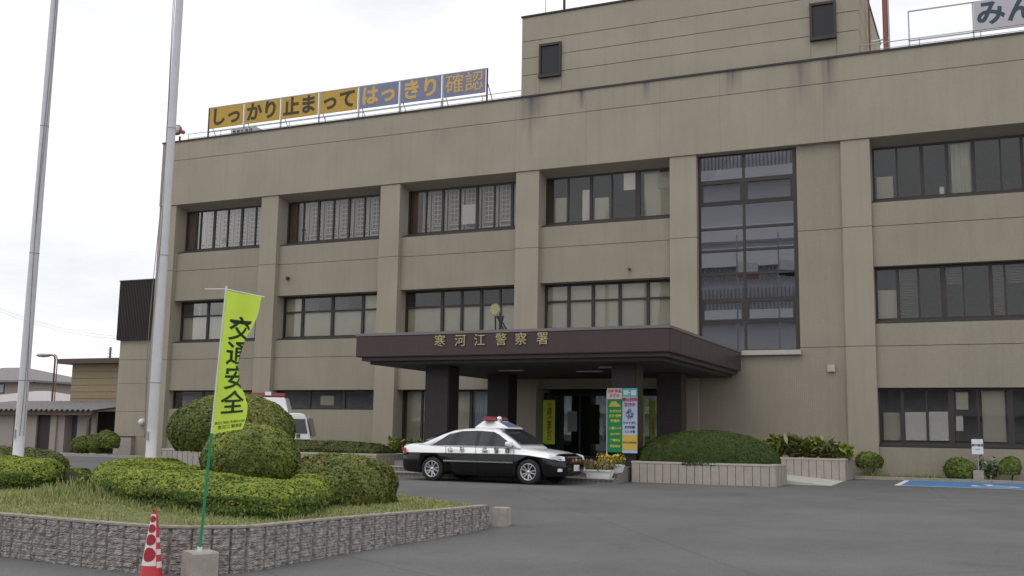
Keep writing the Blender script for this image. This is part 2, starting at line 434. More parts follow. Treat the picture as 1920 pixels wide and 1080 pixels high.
m = MB(); m.box(a, -6.2, -.02, .5, 4.33, 4.50); m.build('sill', m_cap, ps)
# shell behind: side and back walls, floors, roof, inner rooms
m = MB()
m.box(XL, XL + .3, 1.5, 16, 0, ZR); m.box(XR - .3, XR, 1.5, 16, 0, ZR); m.box(XL + .3, XR - .3, 15.7, 16, 0, ZR)
m.box(XL + .3, XR - .3, .5, 15.7, 14.3, 14.5)
m.build('outer_shell', m_conc, ps)
m = MB()
for z in (0.40, 4.45, 8.75, 12.45): m.box(XL + .3, XR - .3, .90, 9, z - .15, z)
m.box(XL + .3, XR - .3, 9, 9.2, .4, 12.4)
for (p, q) in PL[1:6]: m.box((p + q) / 2 - .08, (p + q) / 2 + .08, 1.5, 9, .4, 12.4)
m.build('interior', m_room, ps)

YW = 0.80
def window(a, b, z0, z1, posts, transom=None, cells=(), yw=YW, sill=None, fw=0.07, gl=None, lowpost=None):
    """posts: (x, half width). cells: (x0,x1,z0,z1,kind)"""
    m = MB()
    y0, y1 = yw - 0.04, yw + 0.06
    m.box(a, b, y0, y1, z0, z0 + fw); m.box(a, b, y0, y1, z1 - fw, z1)
    m.box(a, a + fw, y0 - .002, y1, z0 + fw, z1 - fw); m.box(b - fw, b, y0 - .002, y1, z0 + fw, z1 - fw)
    for (x, hw) in posts: m.box(x - hw, x + hw, y0 + .003, y1, z0 + fw, z1 - fw)
    for (x, hw) in (lowpost or []): m.box(x - hw, x + hw, y0 + .003, y1, z0 + fw, transom)
    if transom: m.box(a + fw, b - fw, y0 + .008, y1 - .005, transom - .04, transom + .04)
    if sill: m.box(a - .0, b + .0, sill[0], y0, sill[1] - .06, sill[1]); 
    if sill: m.prism([(sill[0], sill[1]), (y0, sill[1]), (y0, z0 + .02)], 'X', a, b)
    w = m.build('window', m_frame, ps)
    MB().box(a + fw, b - fw, yw + .0, yw + .012, z0 + fw, z1 - fw).build('pane', gl or m_glass, w)
    for c in cells:
        x0, x1, c0, c1, kind = c[:5]; yb = yw + 0.10
        if kind == 'blind': MB().box(x0, x1, yb, yb + .01, c0, c1).build('blind', m_blind, w)
        elif kind == 'paper': MB().box(x0, x1, yw + .016, yw + .019, c0, c1).build('paper_sheet', m_paper, w)
        elif kind == 'board': MB().box(x0, x1, yb + .1, yb + .16, c0, c1).build('cabinet_back', MAT['cabinet'], w)
        elif kind == 'slats':
            q = MB(); n = int((c1 - c0) / .09)
            for i in range(n): z = c0 + (i + .5) * (c1 - c0) / n; q.prism([(yb, z - .03), (yb + .05, z + .03), (yb + .052, z + .03), (yb + .002, z - .03)], 'X', x0, x1)
            q.build('slat_blind', m_blindg, w)
        elif kind in ('curtain', 'bluecurtain'):
            n = max(8, int((x1 - x0) / .04)); vs = []; fs = []
            for i in range(n + 1):
                x = x0 + (x1 - x0) * i / n; y = yb + .06 + .035 * math.sin(i * 1.25) + .012 * math.sin(i * .5)
                vs += [(x, y, c0), (x, y, c1)]
            fs = [(2 * i, 2 * i + 2, 2 * i + 3, 2 * i + 1) for i in range(n)]
            q = MB(); q.add(vs, fs, 0, True); q.build('curtain', m_curtain if kind == 'curtain' else m_curtb, w, fix=False)
        elif kind == 'lattice':
            MB().box(x0, x1, yb + .35, yb + .37, c0, c1).build('screen_panel', m_latback, w)
            q = MB(); nc = 3
            zt = c0 + .52
            for i in range(nc + 1): xx = x0 + .10 + (x1 - x0 - .2) * i / nc; q.box(xx - .017, xx + .017, yb + .332, yb + .349, zt, c1)
            nr = int((c1 - zt) / .2)
            for i in range(nr + 1): zz = zt + i * .2; q.box(x0 + .1, x1 - .1, yb + .335, yb + .3495, zz - .014, zz + .014)
            q.box(x0, x0 + .045, yb + .32, yb + .35, c0, c1); q.box(x1 - .045, x1, yb + .32, yb + .35, c0, c1)
            for zz in (c0 + .22, c0 + .42): q.box(x0 + .06, x1 - .04, yb + .31, yb + .35, zz - .03, zz + .03)
            q.build('lattice_screen', m_lattice, w)
        elif kind == 'wood': MB().box(x0, x1, yb + .02, yb + .06, c0, c1).build('wood_panel', m_wood, w)
    return w
mat('cabinet', (0.55, 0.55, 0.48), 0.6)

Z3a, Z3b = 9.86, 11.81
# third floor
for k in range(3):
    a, b = PL[k][1], PL[k + 1][0]
    ps_ = []; cells = []
    for i in range(7):
        x = a + .05 + .82 * i
        if 0 < i and x < b: ps_.append((x, .03 if i % 2 else .055))
        if i < 6 and x + .8 < b + .4:
            if i == 0: cells += [(a + .07, a + .42, Z3a, Z3b, 'wood'), (a + .46, a + .84, Z3a, Z3b, 'lattice')]
            else: cells.append((x + .05, min(x + .78, b), Z3a, Z3b, 'lattice'))
    if k == 2: cells.append((a + 2.62, a + 3.25, Z3a + .3, Z3a + 1.15, 'paper'))
    window(a, b, Z3a, Z3b, ps_, None, cells, sill=(0.25, 9.70))
a, b = PL[3][1], PL[4][0]
window(a, b, Z3a, Z3b, [(-15.46, .03), (-14.47, .06), (-13.58, .03), (-12.5, .10)], None,
       [(-16.1, -15.62, Z3a, 11.0, 'board'), (-14.85, -14.53, Z3a, 11.2, 'paper'), (-14.35, -13.75, Z3a + .05, 10.85, 'blind'), (-13.1, -12.45, 11.05, Z3b, 'paper'), (-12.3, -11.05, 9.9, 11.7, 'board')], sill=(0.25, 9.70))
a, b = PL[5][1], PL[6][0]
window(a, b, Z3a, Z3b, [(-2.84, .03), (-2.0, .06), (-1.18, .05), (-.32, .06), (.53, .03), (1.2, .05)], None,
       [(-3.55, -3.0, Z3a, 10.78, 'board'), (-1.05, -.42, Z3a, Z3b, 'curtain'), (-1.45, -1.3, 9.95, 10.2, 'paper')], sill=(0.15, 9.70))
# second floor
Z2a, Z2b, ZT = 5.50, 7.36, 6.67
a, b = PL[0][1], PL[1][0]
window(a, b, Z2a, Z2b, [(-33.74, .06), (-32.1, .06), (-30.9, .05)], ZT, [(a + .07, -33.8, Z2a, ZT - .04, 'blind'), (-33.68, -32.16, Z2a, ZT - .04, 'blind'), (-32.04, -30.95, Z2a, ZT - .04, 'blind'), (-34.5, -34.4, ZT, Z2b, 'board')], sill=(0.25, 5.38))
a, b = PL[1][1], PL[2][0]
window(a, b, Z2a, Z2b, [(-28.32, .06), (-26.71, .07), (-25.12, .06)], ZT, [(a + .07, -28.4, Z2a, Z2b, 'blind'), (-28.24, -26.8, Z2a, ZT - .04, 'blind'), (-26.63, -25.2, Z2a, ZT - .04, 'blind'), (-25.05, b, Z2a, Z2b, 'blind'),
       (-28.24, -27.55, ZT, Z2b, 'slats'), (-26.63, -25.95, ZT, Z2b, 'slats')], sill=(0.25, 5.38))
a, b = PL[2][1], PL[3][0]
window(a, b, Z2a, Z2b, [(-21.16, .06), (-20.23, .05), (-19.31, .06), (-18.44, .04)], ZT, [(a + .07, -21.24, Z2a, ZT - .04, 'blind'), (-21.08, -20.3, Z2a, ZT - .04, 'blind'), (-20.16, -19.4, Z2a, ZT - .04, 'blind'), (-19.22, b, Z2a, ZT - .04, 'blind')], sill=(0.25, 5.38))
a, b = PL[3][1], PL[4][0]
window(a, b, Z2a, Z2b, [(-15.4, .06), (-14.36, .06), (-13.24, .06), (-12.09, .06)], ZT, [(a + .07, b, Z2a, Z2b, 'blind')], sill=(0.25, 5.38))
a, b = PL[5][1], PL[6][0]
window(a, b, Z2a, Z2b, [(-2.92, .05), (-2.24, .03), (-1.44, .09), (-.81, .025), (.05, .06), (.48, .03), (1.2, .05)], None,
       [(-3.6, -2.98, Z2a, 6.6, 'board'), (-2.87, -2.26, Z2a, Z2b, 'slats'), (-1.33, -.85, 6.7, 7.25, 'slats'), (.12, .46, Z2a, Z2b, 'slats'), (.55, 1.15, 6.65, 7.2, 'slats')], sill=(0.15, 5.40), yw=.5)
# ground floor
for k in (0, 1):
    a, b = PL[k][1], PL[k + 1][0]
    window(a, b, 2.28, 3.14, [(a + 1.77, .06), (a + 3.57, .07)], None, [(a + 2.2, a + 2.9, 2.5, 2.9, 'board')], yw=.6)
a, b = PL[2][1], PL[3][0]
window(a, b, .75, 3.14, [(-22.0, .04), (-19.69, .06)], None, [(a + .1, -21.9, .75, 3.14, 'board'), (-21.8, -19.8, .75, 3.14, 'blind'), (-19.6, -18.3, .75, 3.14, 'bluecurtain')])
a, b = PL[5][1], PL[6][0]
window(a, b, 1.24, 3.13, [(-2.90, .06), (-2.12, .03), (-1.35, .09), (-.52, .03), (.46, .09)], None,
       [(-3.55, -3.0, 1.35, 2.3, 'board'), (-2.83, -2.16, 1.36, 2.32, 'paper'), (-2.07, -1.46, 1.36, 2.34, 'paper'), (-1.2, -.82, 2.42, 3.0, 'blind'), (-1.22, -1.0, 1.7, 2.2, 'paper'), (-.40, .3, 1.35, 3.05, 'board')], sill=(0.15, 1.20), yw=.45)
a, b = PL[6][1], PL[7][0]
for (z0, z1, zs, yy) in ((Z3a, Z3b, 9.70, .8), (Z2a, Z2b, 5.40, .5), (1.24, 3.13, 1.20, .45)):
    window(a, b, z0, z1, [(a + .9 * i, .05) for i in range(1, 6)], None, [(a + 1.0, a + 1.75, z0, z1, 'curtain'), (a + 3.7, a + 4.4, z0, z0 + .9, 'board')], sill=(0.15, zs), yw=yy)
# stair window
m = MB(); a, b = PL[4][1], -6.24
zr = [4.50, 5.58, 6.42, 7.38, 8.27, 9.12, 10.06, 10.95, 11.95]
m.box(a, a + .09, .26, .38, 4.5, 11.95); m.box(b - .16, b, .22, .38, 4.5, 11.95); m.box(-8.26, -8.17, .26, .38, 4.5, 11.95)
for i, z in enumerate(zr):
    m.box(a + .09, -8.26, .265, .375, z - (.045 if 0 < i < 8 else 0), z + .05); m.box(-8.17, b - .16, .265, .375, z - (.045 if 0 < i < 8 else 0), z + .05)
for r in (1, 6):
    for (p, q) in ((a + .09, -8.26), (-8.17, b - .16)):
        m.box(p, p + .09, .25, .37, zr[r] + .05, zr[r + 1] - .045); m.box(q - .09, q, .25, .37, zr[r] + .05, zr[r + 1] - .045)
        m.box(p + .09, q - .09, .25, .37, zr[r] + .05, zr[r] + .11); m.box(p + .09, q - .09, .25, .37, zr[r + 1] - .11, zr[r + 1] - .045)
w = m.build('stair_window', m_frame, ps)
w['label'] = 'tall two column stair window reflecting the sky'
MB().box(a + .05, b - .1, .31, .322, 4.52, 11.93).build('pane', m_glass_s, w)
MB().box(a, b, .45, .5, 4.5, 6.1).build('stair_wall', m_room, w)

# entrance: recessed glass doors in the fourth bay
m = MB(); a, b = PL[3][1], PL[4][0]
m.box(a, b, 1.9, 2.0, 3.0, 4.4); m.box(a, a + .1, 0.8, 1.9, .45, 3.0)
m.box(a, b, 1.45, 1.55, 2.92, 3.06)
for x in (a + .1, -15.15, -14.0, -12.85, -11.7): m.box(x - .04, x + .04, 1.46, 1.54, .45, 2.92)
m.box(a, b, 1.46, 1.54, .45, .55)
d = m.build('door', m_frame, ps); d['label'] = 'glazed entrance doors in a dark metal frame'
MB().box(a + .1, b, 1.49, 1.502, .55, 2.92).build('pane', glass_mat('door_glass', (.75, .84, .78), 1.9), d)
m = MB()
for x in (-14.12, -13.88): m.box(x - .015, x + .015, 1.38, 1.41, 1.2, 1.75)
m.build('handle', m_steel, d)
m = MB(); m.box(-15.1, -14.1, 1.40, 1.44, .6, 1.95); m.box(-13.95, -12.9, 1.40, 1.44, .6, 1.5)
MB().box(-15.65, -15.25, 1.43, 1.44, 1.5, 2.3).build('notice', mat('faded_notice', (.35, .38, .38), .7), d)
MB().box(a, b, 0.30, 1.4, 3.14, 4.3).build('entrance_head', m_canopy, ps)

# penthouse
PX0, PX1, PZ = -17.42, -3.94, 18.72
pz = [15.10, 16.32, 16.98, 17.66]
m = MB(); m.box(PX0 + .03, PX1 - .03, .34, 8.9, 15.17, PZ - .02)
zc = [15.24] + [onY(1056, y, .3)[2] for y in (132, 99.6, 67.5)] + [PZ]
def wallrow(x0, x1, z0, z1): m.box(x0, x1, .30, 9.0, z0 + G / 2, z1 - G / 2)
w1, w2 = (-16.60, -15.62), (-5.66, -4.72)
wz0, wz1 = 16.0, 17.42
for i in range(4):
    z0, z1 = zc[i], zc[i + 1]
    if i == 3: wallrow(PX0, PX1, z0, z1)
    else:
        wallrow(PX0, w1[0], z0, z1); wallrow(w1[1], w2[0], z0, z1); wallrow(w2[1], PX1, z0, z1)
        if z0 < wz0:
            wallrow(w1[0] + .01, w1[1] - .01, z0, wz0); wallrow(w2[0] + .01, w2[1] - .01, z0, wz0)
        if z1 > wz1: wallrow(w1[0] + .01, w1[1] - .01, wz1, z1); wallrow(w2[0] + .01, w2[1] - .01, wz1, z1)
ph = m.build('penthouse', m_conc, ps)
m = MB(); m.box(PX0 - .04, PX1 + .04, .25, 9.05, PZ, PZ + .07); m.build('coping', m_dark, ph)
for (p, q) in (w1, w2):
    m = MB(); m.box(p, q, .12, .34, wz0 - .05, wz0 + .06); m.box(p, p + .08, .2, .33, wz0 + .06, wz1); m.box(q - .08, q, .2, .33, wz0 + .06, wz1); m.box(p + .08, q - .08, .2, .33, wz1 - .1, wz1)
    wn = m.build('window', m_frame, ph)
    MB().box(p + .08, q - .08, .27, .33, wz0 + .06, wz1 - .1).build('pane', mat('penthouse_glass', (.03, .03, .035), .3, spec=.3), wn)
# canopy
cz0, cz1 = 3.74, 4.50
cxl, cxr, cyf = -18.86, -8.34, -9.27
can = MB()
can.box(cxl, cxr, cyf, cyf + .35, cz0, cz1 - .09); can.box(cxr - .35, cxr, cyf + .35, 0.0, cz0, cz1 - .09); can.box(cxl, cxl + .35, cyf + .35, 0.0, cz0, cz1 - .09)
can.box(cxl + .35, cxr - .35, cyf + .35, 0, cz1 - .3, cz1 - .12)
cn = can.build('canopy', m_canopy, ps, bevel=.02)
m = MB(); m.box(cxl - .02, cxr + .02, cyf - .02, 0.0, cz1 - .085, cz1); m.build('flashing', m_capc, cn)
m = MB(); m.box(cxl + .15, cxr - .15, cyf + .15, 0, cz0 - .12, cz0 - .001); m.build('soffit_step', m_canopy, cn)
m = MB(); m.box(cxl + .35, cxr - .35, cyf + .35, -.02, cz0 - .22, cz0 - .121); m.build('soffit', m_canopy_u, cn)
lt = m_white
m = MB()
for k in range(1, 9): m.box(cxl + k * 1.17 - .004, cxl + k * 1.17 + .004, cyf - .002, cyf, cz0 + .02, cz1 - .1)
for k in range(1, 8): m.box(cxr, cxr + .002, cyf + k * 1.17 - .004, cyf + k * 1.17 + .004, cz0 + .02, cz1 - .1)
m.build('fascia_seams', m_dark, cn)
for (x, y) in ((-15.0, -5.5), (-12.5, -4.6), (-11.0, -6.5)):
    MB().box(x - .45, x + .45, y - .1, y + .1, cz0 - .26, cz0 - .2205).build('soffit_light', mat('unlit_lamp_cover', (.5, .5, .48), .5), cn)
for ch, x in zip('寒河江警察署', (-15.74, -15.02, -14.35, -13.62, -12.96, -12.25)):
    text('letter', ch, 0.40, facing(x, cyf - .03, 4.17), m_gold, cn, depth=.02, bold=0)
for (x0, x1, y0, y1) in ((-17.05, -16.16, -7.85, -7.1), (-10.58, -9.80, -7.85, -7.1), (-17.05, -16.16, -3.15, -2.4), (-10.58, -9.72, -3.15, -2.4)):
    MB().box(x0, x1, y0, y1, .40, cz0 - .2).build('canopy_pillar', m_pillar, ps, bevel=.03)
# porch with steps
m = MB(); m.box(-17.4, -9.9, -9.05, 1.4, -.1, .45); m.box(-17.9, -9.8, -9.5, -9.05, -.1, .30); m.box(-18.2, -9.75, -9.95, -9.5, -.1, .15)
st = m.build('porch_steps', m_paving, ps)
m = MB()
x = -18.1
while x < -9.85:
    m.box(x, x + .012, -9.955, -9.95, 0, .12)
    if x > -17.85: m.box(x, x + .012, -9.505, -9.5, .155, .27)
    x += .15
m.box(-18.2, -9.75, -9.957, -9.951, .06, .07)
m.build('tile_joint', m_joint, st)
MB().box(-18.2, -9.75, -9.98, -9.9, .125, .152).build('nosing', m_cap, st)
MB().box(-17.9, -9.8, -9.53, -9.45, .275, .302).build('nosing', m_cap, st)
# small wall fittings
def vent(x, y, z, r=.08):
    q = MB(); q.lathe([(0.0, y - .12), (r, y - .12), (r * 1.1, y - .06), (r * .8, y)], 12, (x, 0, z), 'Y'); return q.build('vent_cap', m_dark, ps)
p = onY(541, 522, .24); vent(p[0], .24, p[2])
p = onY(1181, 505, .24); vent(p[0], .24, p[2], .045)
p = onY(1559, 690, .14); q = MB(); q.box(p[0] - .13, p[0] + .13, .06, .14, p[2] - .13, p[2] + .12); q.box(p[0] - .09, p[0] + .09, .055, .06, p[2] - .08, p[2] + .08)
q.build('vent_hood', m_cap, ps)
# emblem on the canopy roof: gold star burst on dark struts
q = MB(); e = empty('emblem_stand', (-14.13, -8.7, 4.50), 0, 'gold star emblem on dark slanting struts above the canopy letters', 'emblem')
vs = []
for k in range(30):
    t = 2 * math.pi * k / 30; r = .20 if k % 2 == 0 else .15
    vs.append((r * math.cos(t), r * math.sin(t)))
q.prism([(a_, b_ + .70) for a_, b_ in vs], 'Y', -.03, .03)
q.build('star', mat('dull_bronze', (.36, .34, .19), .6, noise=.25, nscale=14), e)
for x0, x1 in ((0.0, -.02), (.05, .30), (.28, .10), (.1, .42)): MB().tube([(x0, .02, .5), (x1, .1, 0)], .028, 6).build('strut', m_dark, e)

# ------------------------------------------------------------------ annex at the left end
ax = empty('annex_building', (-37.7, 0, 0), 0, 'narrow beige annex at the left end topped by a dark louvred box', 'building')
m = MB()
for z0, z1 in ((0, .95), (.95, 2.15), (2.15, 3.5), (3.5, 4.65), (4.65, 5.6)): m.box(-1.25, 1.28, .6, 8, z0 + .01, z1 - .01)
m.box(-1.23, 1.26, .63, 7.9, 0, 5.6)
m.build('wall', m_conc, ax)
m = MB(); m.box(-1.35, 1.28, .45, 6, 5.6, 8.5)
lb = m.build('louvre_box', mat('dark_louvre', (.045, .03, .03), .55, noise=.2, nscale=8), ax)
m = MB()
for i in range(26): m.box(-1.35 + i * .101, -1.35 + i * .101 + .03, .42, .45, 5.62, 8.48)
m.build('louvre_fins', m_dark, lb)
MB().box(-1.38, 1.28, .40, 6.02, 8.5, 8.56).build('coping', m_dark, ax)
m = MB(); m.lathe([(0, .4), (.13, .42), (.16, .5), (.16, .6)], 14, (.53, 0, 1.65), 'Y'); m.build('wall_lamp', m_white, ax)
m = MB(); m.box(-1.0, .1, .35, .6, 0, .92); m.build('meter_box', m_concb, ax); MB().box(-1.02, .12, .33, .6, .92, .97).build('meter_box_lid', m_dark, ax)

# ------------------------------------------------------------------ left background
ob = empty('ochre_building', (-48, 6, 0), 0, 'ochre brown sided low building with wide dark eave behind the carport', 'building')
x0 = onY(135, 700, 6)[0]; x1 = -41; zt = onY(150, 683, 6)[2]
m = MB(); m.box(x0 + 48, x1 + 48, 0, 8, 0, zt); m.build('wall', m_ochre, ob)
m = MB()
for i in range(12): m.box(x0 + 48, x1 + 48, -.012, 0, .3 + i * .38, .315 + i * .38)
m.build('siding_joint', m_eave, ob)
xe = onY(113, 680, 5.6)[0]
m = MB(); m.box(xe + 48, x1 + 48.4, -.6, 8.5, zt, zt + .28); m.build('roof', m_eave, ob)
m = MB(); p = onY(165, 792, 6); m.box(p[0] + 48, p[0] + 49.0, -.06, -.02, p[2] - .04, p[2]); m.build('pipe', m_steel, ob)
# carport / storage row with corrugated roof
cp = empty('carport', (-44, 1.5, 0), 0, 'low storage row with scalloped corrugated roof edge and dark open doorways', 'shed')
zt = onY(100, 768, 1.5)[2]
xL, xR = onY(-90, 768, 1.5)[0] + 44, onY(188, 770, 1.5)[0] + 44
vs = []; fs = []; n = int((xR - xL) / .035); 
for i in range(n + 1):
    x = xL + (xR - xL) * i / n; dz = .045 * math.sin((x - xL) * 2 * math.pi / .36)
    vs += [(x, -.5, zt - .02 + dz), (x, 4, zt + .55 + dz)]
fs = [(2 * i, 2 * i + 2, 2 * i + 3, 2 * i + 1) for i in range(n)]
m = MB(); m.add(vs, fs, 0, True); m.add([(a_, b_, c_ - .05) for a_, b_, c_ in vs], fs, 0, True)
m.build('roof', m_rooft, cp, fix=False)
m = MB(); m.box(xL, xR - .1, -.4, -.3, zt - .28, zt - .06); m.build('gutter', m_eave, cp)
def cx(px): return onY(px, 800, 1.5)[0] + 44
for (u0, u1, v0) in ((-90, 25, 0), (48, 68, 0), (94, 105, 0), (136, 171, .3)): MB().box(cx(u0), cx(u1), v0, v0 + .1, 0, zt - .1).build('panel_wall', m_siding, cp)
m = MB(); m.box(cx(68), cx(94), .12, .16, 0, zt - .1); m.build('door', mat('dark_brown_door', (.035, .025, .025), .6), cp)
m = MB(); m.box(cx(105), cx(118), .1, .9, 0, zt - .1); m.build('side_wall', m_siding, cp)
m = MB(); m.box(cx(118), cx(136), .6, .64, 0, zt - .15); m.build('door', mat('grey_blue_door', (.07, .08, .10), .6), cp)
m = MB(); m.box(cx(171), cx(175), -.3, -.15, 0, zt - .25); m.build('post', m_eave, cp)
m = MB(); m.box(cx(-90), cx(171), 3.6, 3.8, 0, zt); m.box(cx(25), cx(48), .5, .55, 0, zt - .2); m.build('back_wall', mat('shed_inner', (.2, .17, .16), .9), cp)
m = MB(); m.tube([(cx(173), -.25, zt - .6), (cx(183), -.45, zt - .2)], .04, 6); m.build('bracket', m_eave, cp)
# houses far left
def house(px0, px1, pye, pyr, Y, wall, roofm, label, hip=1.0, wins=()):
    a = onY(px0, pye, Y); b = onY(px1, pye, Y); zr_ = onY((px0 + px1) / 2, pyr, Y + 4)[2]; ze = (a[2] + b[2]) / 2
    w = b[0] - a[0]
    h = empty('house', (a[0], Y, 0), 0, label, 'house')
    MB().box(.5, w - .5, .6, 8, 0, ze).build('wall', wall, h)
    q = MB(); q.add([(0, 0, ze - .05), (w, 0, ze - .05), (w, 8.6, ze - .05), (0, 8.6, ze - .05), (hip, 4.3, zr_), (w - hip, 4.3, zr_), (0, 0, ze + .12), (w, 0, ze + .12), (w, 8.6, ze + .12), (0, 8.6, ze + .12)],
                    [(0, 1, 7, 6), (1, 2, 8, 7), (2, 3, 9, 8), (3, 0, 6, 9), (6, 7, 5, 4), (7, 8, 5), (8, 9, 4, 5), (9, 6, 4), (0, 3, 2, 1)])
    q.build('roof', roofm, h)
    for (u0, u1, z0, z1) in wins:
        q = MB(); q.box(u0, u1, .55, .6, z0, z1); f = q.build('window', m_frame, h); MB().box(u0 + .06, u1 - .06, .53, .55, z0 + .06, z1 - .06).build('pane', mat('house_glass', (.25, .3, .36), .15, spec=.6), f)
    return h
house(-160, 62, 716, 690, 26, m_siding, m_rooft, 'two storey house with grey hipped roof at the left edge', 6, ((9.2, 10.8, 4.2, 5.0), (5, 7, 4.2, 5)))
house(35, 200, 731, 712, 34, m_siding, m_rooft, 'long house with pale grey roof behind the street lamp', .2, ((3.2, 4.1, 2.6, 4.4), (6, 8.5, 2.6, 4.6)))
house(-120, 92, 757, 733, 14, m_siding, mat('pale_roof_sheet', (.42, .39, .38), .8, noise=.08), 'low building with pale sheet roof just behind the storage row', 5)
# street lamp
Y = 9; a = onY(97, 757, Y); b = onY(97, 672, Y)
sl_ = empty('street_lamp', (a[0], Y, 0), 0, 'brown street lamp with single curved arm rising behind the storage row', 'street lamp')
zt = b[2]
MB().tube([(0, 0, 0), (0, 0, zt - .1), (-.05, 0, zt + .1), (-.25, 0, zt + .2), (-.6, 0, zt + .22)], .055, 8).build('pole', m_eave, sl_)
MB().tube([(.2, 0, 0), (.2, 0, zt - .2), (.12, 0, zt + .12), (-.1, 0, zt + .25)], .035, 8).build('conduit', m_pipe, sl_)
m = MB(); m.lathe([(0, .07), (.16, .05), (.22, 0), (.16, -.07), (0, -.1)], 14, (0, 0, 0)); o = m.build('lamp_head', m_steel, sl_); o.scale = (2.8, 1.4, 1.5); o.location = (-1.0, 0, zt + .22)
# chimney-like antenna above ochre roof
Y = 12; p = onY(206, 672, Y)
an = empty('antenna', (p[0], Y, 0), 0, 'short reddish antenna mast sticking up behind the dark eave', 'antenna')
m = MB(); m.tube([(0, 0, 2), (0, 0, onY(206, 651, Y)[2])], .07, 8); m.build('mast', m_pipe, an)
m = MB()
for k in range(3): z = p[2] + .1 + k * .22; m.tube([(-.25, 0, z), (.25, 0, z)], .018, 5)
m.build('cross_bar', m_steel, an)
# power lines
q = MB()
for (x0, y0, x1, y1) in ((-40, 560, 60, 592), (-40, 566, 60, 597), (-40, 686, 150, 706), (-40, 690, 210, 712)):
    A, B = onY(x0, y0, 60), onY(x1 + 200, y1 + 40, 60)
    pts = [tuple(A + (B - A) * t - np.array([0, 0, 1.2 * 4 * t * (1 - t)])) for t in np.linspace(0, 1, 13)]
    q.tube(pts, .014, 4)
tag(q.build('power_line', m_rope), 'thin dark overhead cables crossing the sky at the far left', 'power line')

# ------------------------------------------------------------------ roof furniture
rs = empty('roof_slogan_sign', (-26.6, .5, 15.1), 0, 'row of seven ochre and blue slogan panels standing on the left roof edge', 'sign')
m_och = mat('ochre_sign_panel', (.50, .32, .055), .6, noise=.07, nscale=3); m_blu = mat('blue_grey_sign_panel', (.20, .215, .33), .6, noise=.07, nscale=3)
m_brt = mat('dark_brown_lettering', (.06, .045, .03), .6); m_oct = mat('ochre_lettering', (.62, .40, .11), .6)
X0, MW = -34.13 + 26.6, 2.145
zb, ztp = .66, 1.70
for i, tx in enumerate(('しっ', 'かり', '止ま', 'って', 'はっ', 'きり', '確認')):
    a = X0 + i * MW + .07; b = a + MW - .14
    pn = MB().box(a, b, -.03, .0, zb, ztp - .02).build('panel', m_och if i < 4 else m_blu, rs)
    text('lettering', tx, .92, facing((a + b) / 2, -.034, (zb + ztp) / 2 - .02), m_brt if i < 4 else m_oct, pn, depth=.003, bold=.034 if i < 6 else .004, space=1.05)
for i in range(8):
    x = X0 + i * MW; q = MB(); q.box(x - .03, x + .03, -.02, .04, .0, ztp + .02); q.tube([(x, .05, 1.1), (x, .9, .05)], .02, 5); q.build('post', m_dark if i in (0, 7) else m_steel, rs)
q = MB(); q.box(X0, X0 + 7 * MW, -.015, .035, ztp + .0, ztp + .04); q.build('top_rail', m_steel, rs)
q = MB(); q.box(X0, X0 + 7 * MW, .041, .06, .50, .53); q.build('bottom_rail', m_steel, rs)

rr = empty('roof_banner_sign', (0, .5, 15.1), 0, 'pale grey sign panel with dark lettering in a steel frame on the right roof edge', 'sign')
q = MB()
for x in (-2.24, -.12, 2.0): q.box(x - .025, x + .025, -.02, .03, 0, 1.58)
q.box(-2.24, 2.0, -.02, .03, 1.56, 1.60); q.box(-2.24, 2.0, -.02, .03, .46, .49)
q.build('frame', m_steel, rr)
pn = MB().box(-.09, 1.98, -.04, -.021, .50, 1.57).build('panel', mat('pale_sign_panel', (.50, .47, .52), .6), rr)
text('lettering', 'みん', .95, facing(.93, -.044, 1.05), mat('dark_teal_lettering', (.035, .075, .085), .6), pn, depth=.003, bold=.03, space=1.05)

rl = empty('roof_railing', (-17, .45, 15.1), 0, 'thin steel railing running along the roof edge', 'railing')
def rail_run(x0, x1):
    q = MB(); q.tube([(x0, 0, .52), (x1, 0, .52)], .018, 5); q.tube([(x0, 0, .30), (x1, 0, .30)], .012, 5); q.build('rail', m_steel, rl)
    x = x0
    while x <= x1: MB().tube([(x, 0, 0), (x, 0, .52)], .018, 5).build('post', m_steel, rl); x += 2.0
rail_run(-35.3 + 17, -17.5 + 17); rail_run(-3.9 + 17, 2.6 + 17)
# loudspeaker at the left roof corner
sp = onY(338, 245, .4)
ls = empty('roof_siren', (sp[0], .4, 15.1), 0, 'round grey and red siren lamp on the left roof corner', 'siren')
MB().tube([(0, 0, 0), (0, 0, .45)], .05, 8).build('stand', m_dark, ls)
q = MB(); q.lathe([(0, -.3), (.24, -.28), (.27, -.2), (.24, -.12), (.1, 0), (.1, .25), (0, .25)], 18, (0, 0, .72), 'Y'); q.build('horn', mat('dull_red_paint', (.30, .12, .11), .5), ls)
q = MB(); q.lathe([(0, -.315), (.17, -.305), (.2, -.285)], 18, (0, 0, .72), 'Y'); q.build('face', m_steel, ls)
# roof equipment box behind the sign
p = onY(455, 243, 3.0); be = empty('roof_unit', (p[0], 3, 15.17), 0, 'grey ventilation unit behind the first ochre sign panels', 'ventilation unit')
MB().box(-.75, .75, 0, .8, 0, p[2] - 15.17 + .10).build('casing', m_steel, be)
q = MB()
for k in range(5): q.box(-.6 + k * .26, -.45 + k * .26, -.02, 0, .15, p[2] - 15.17)
q.build('grille', m_dark, be)
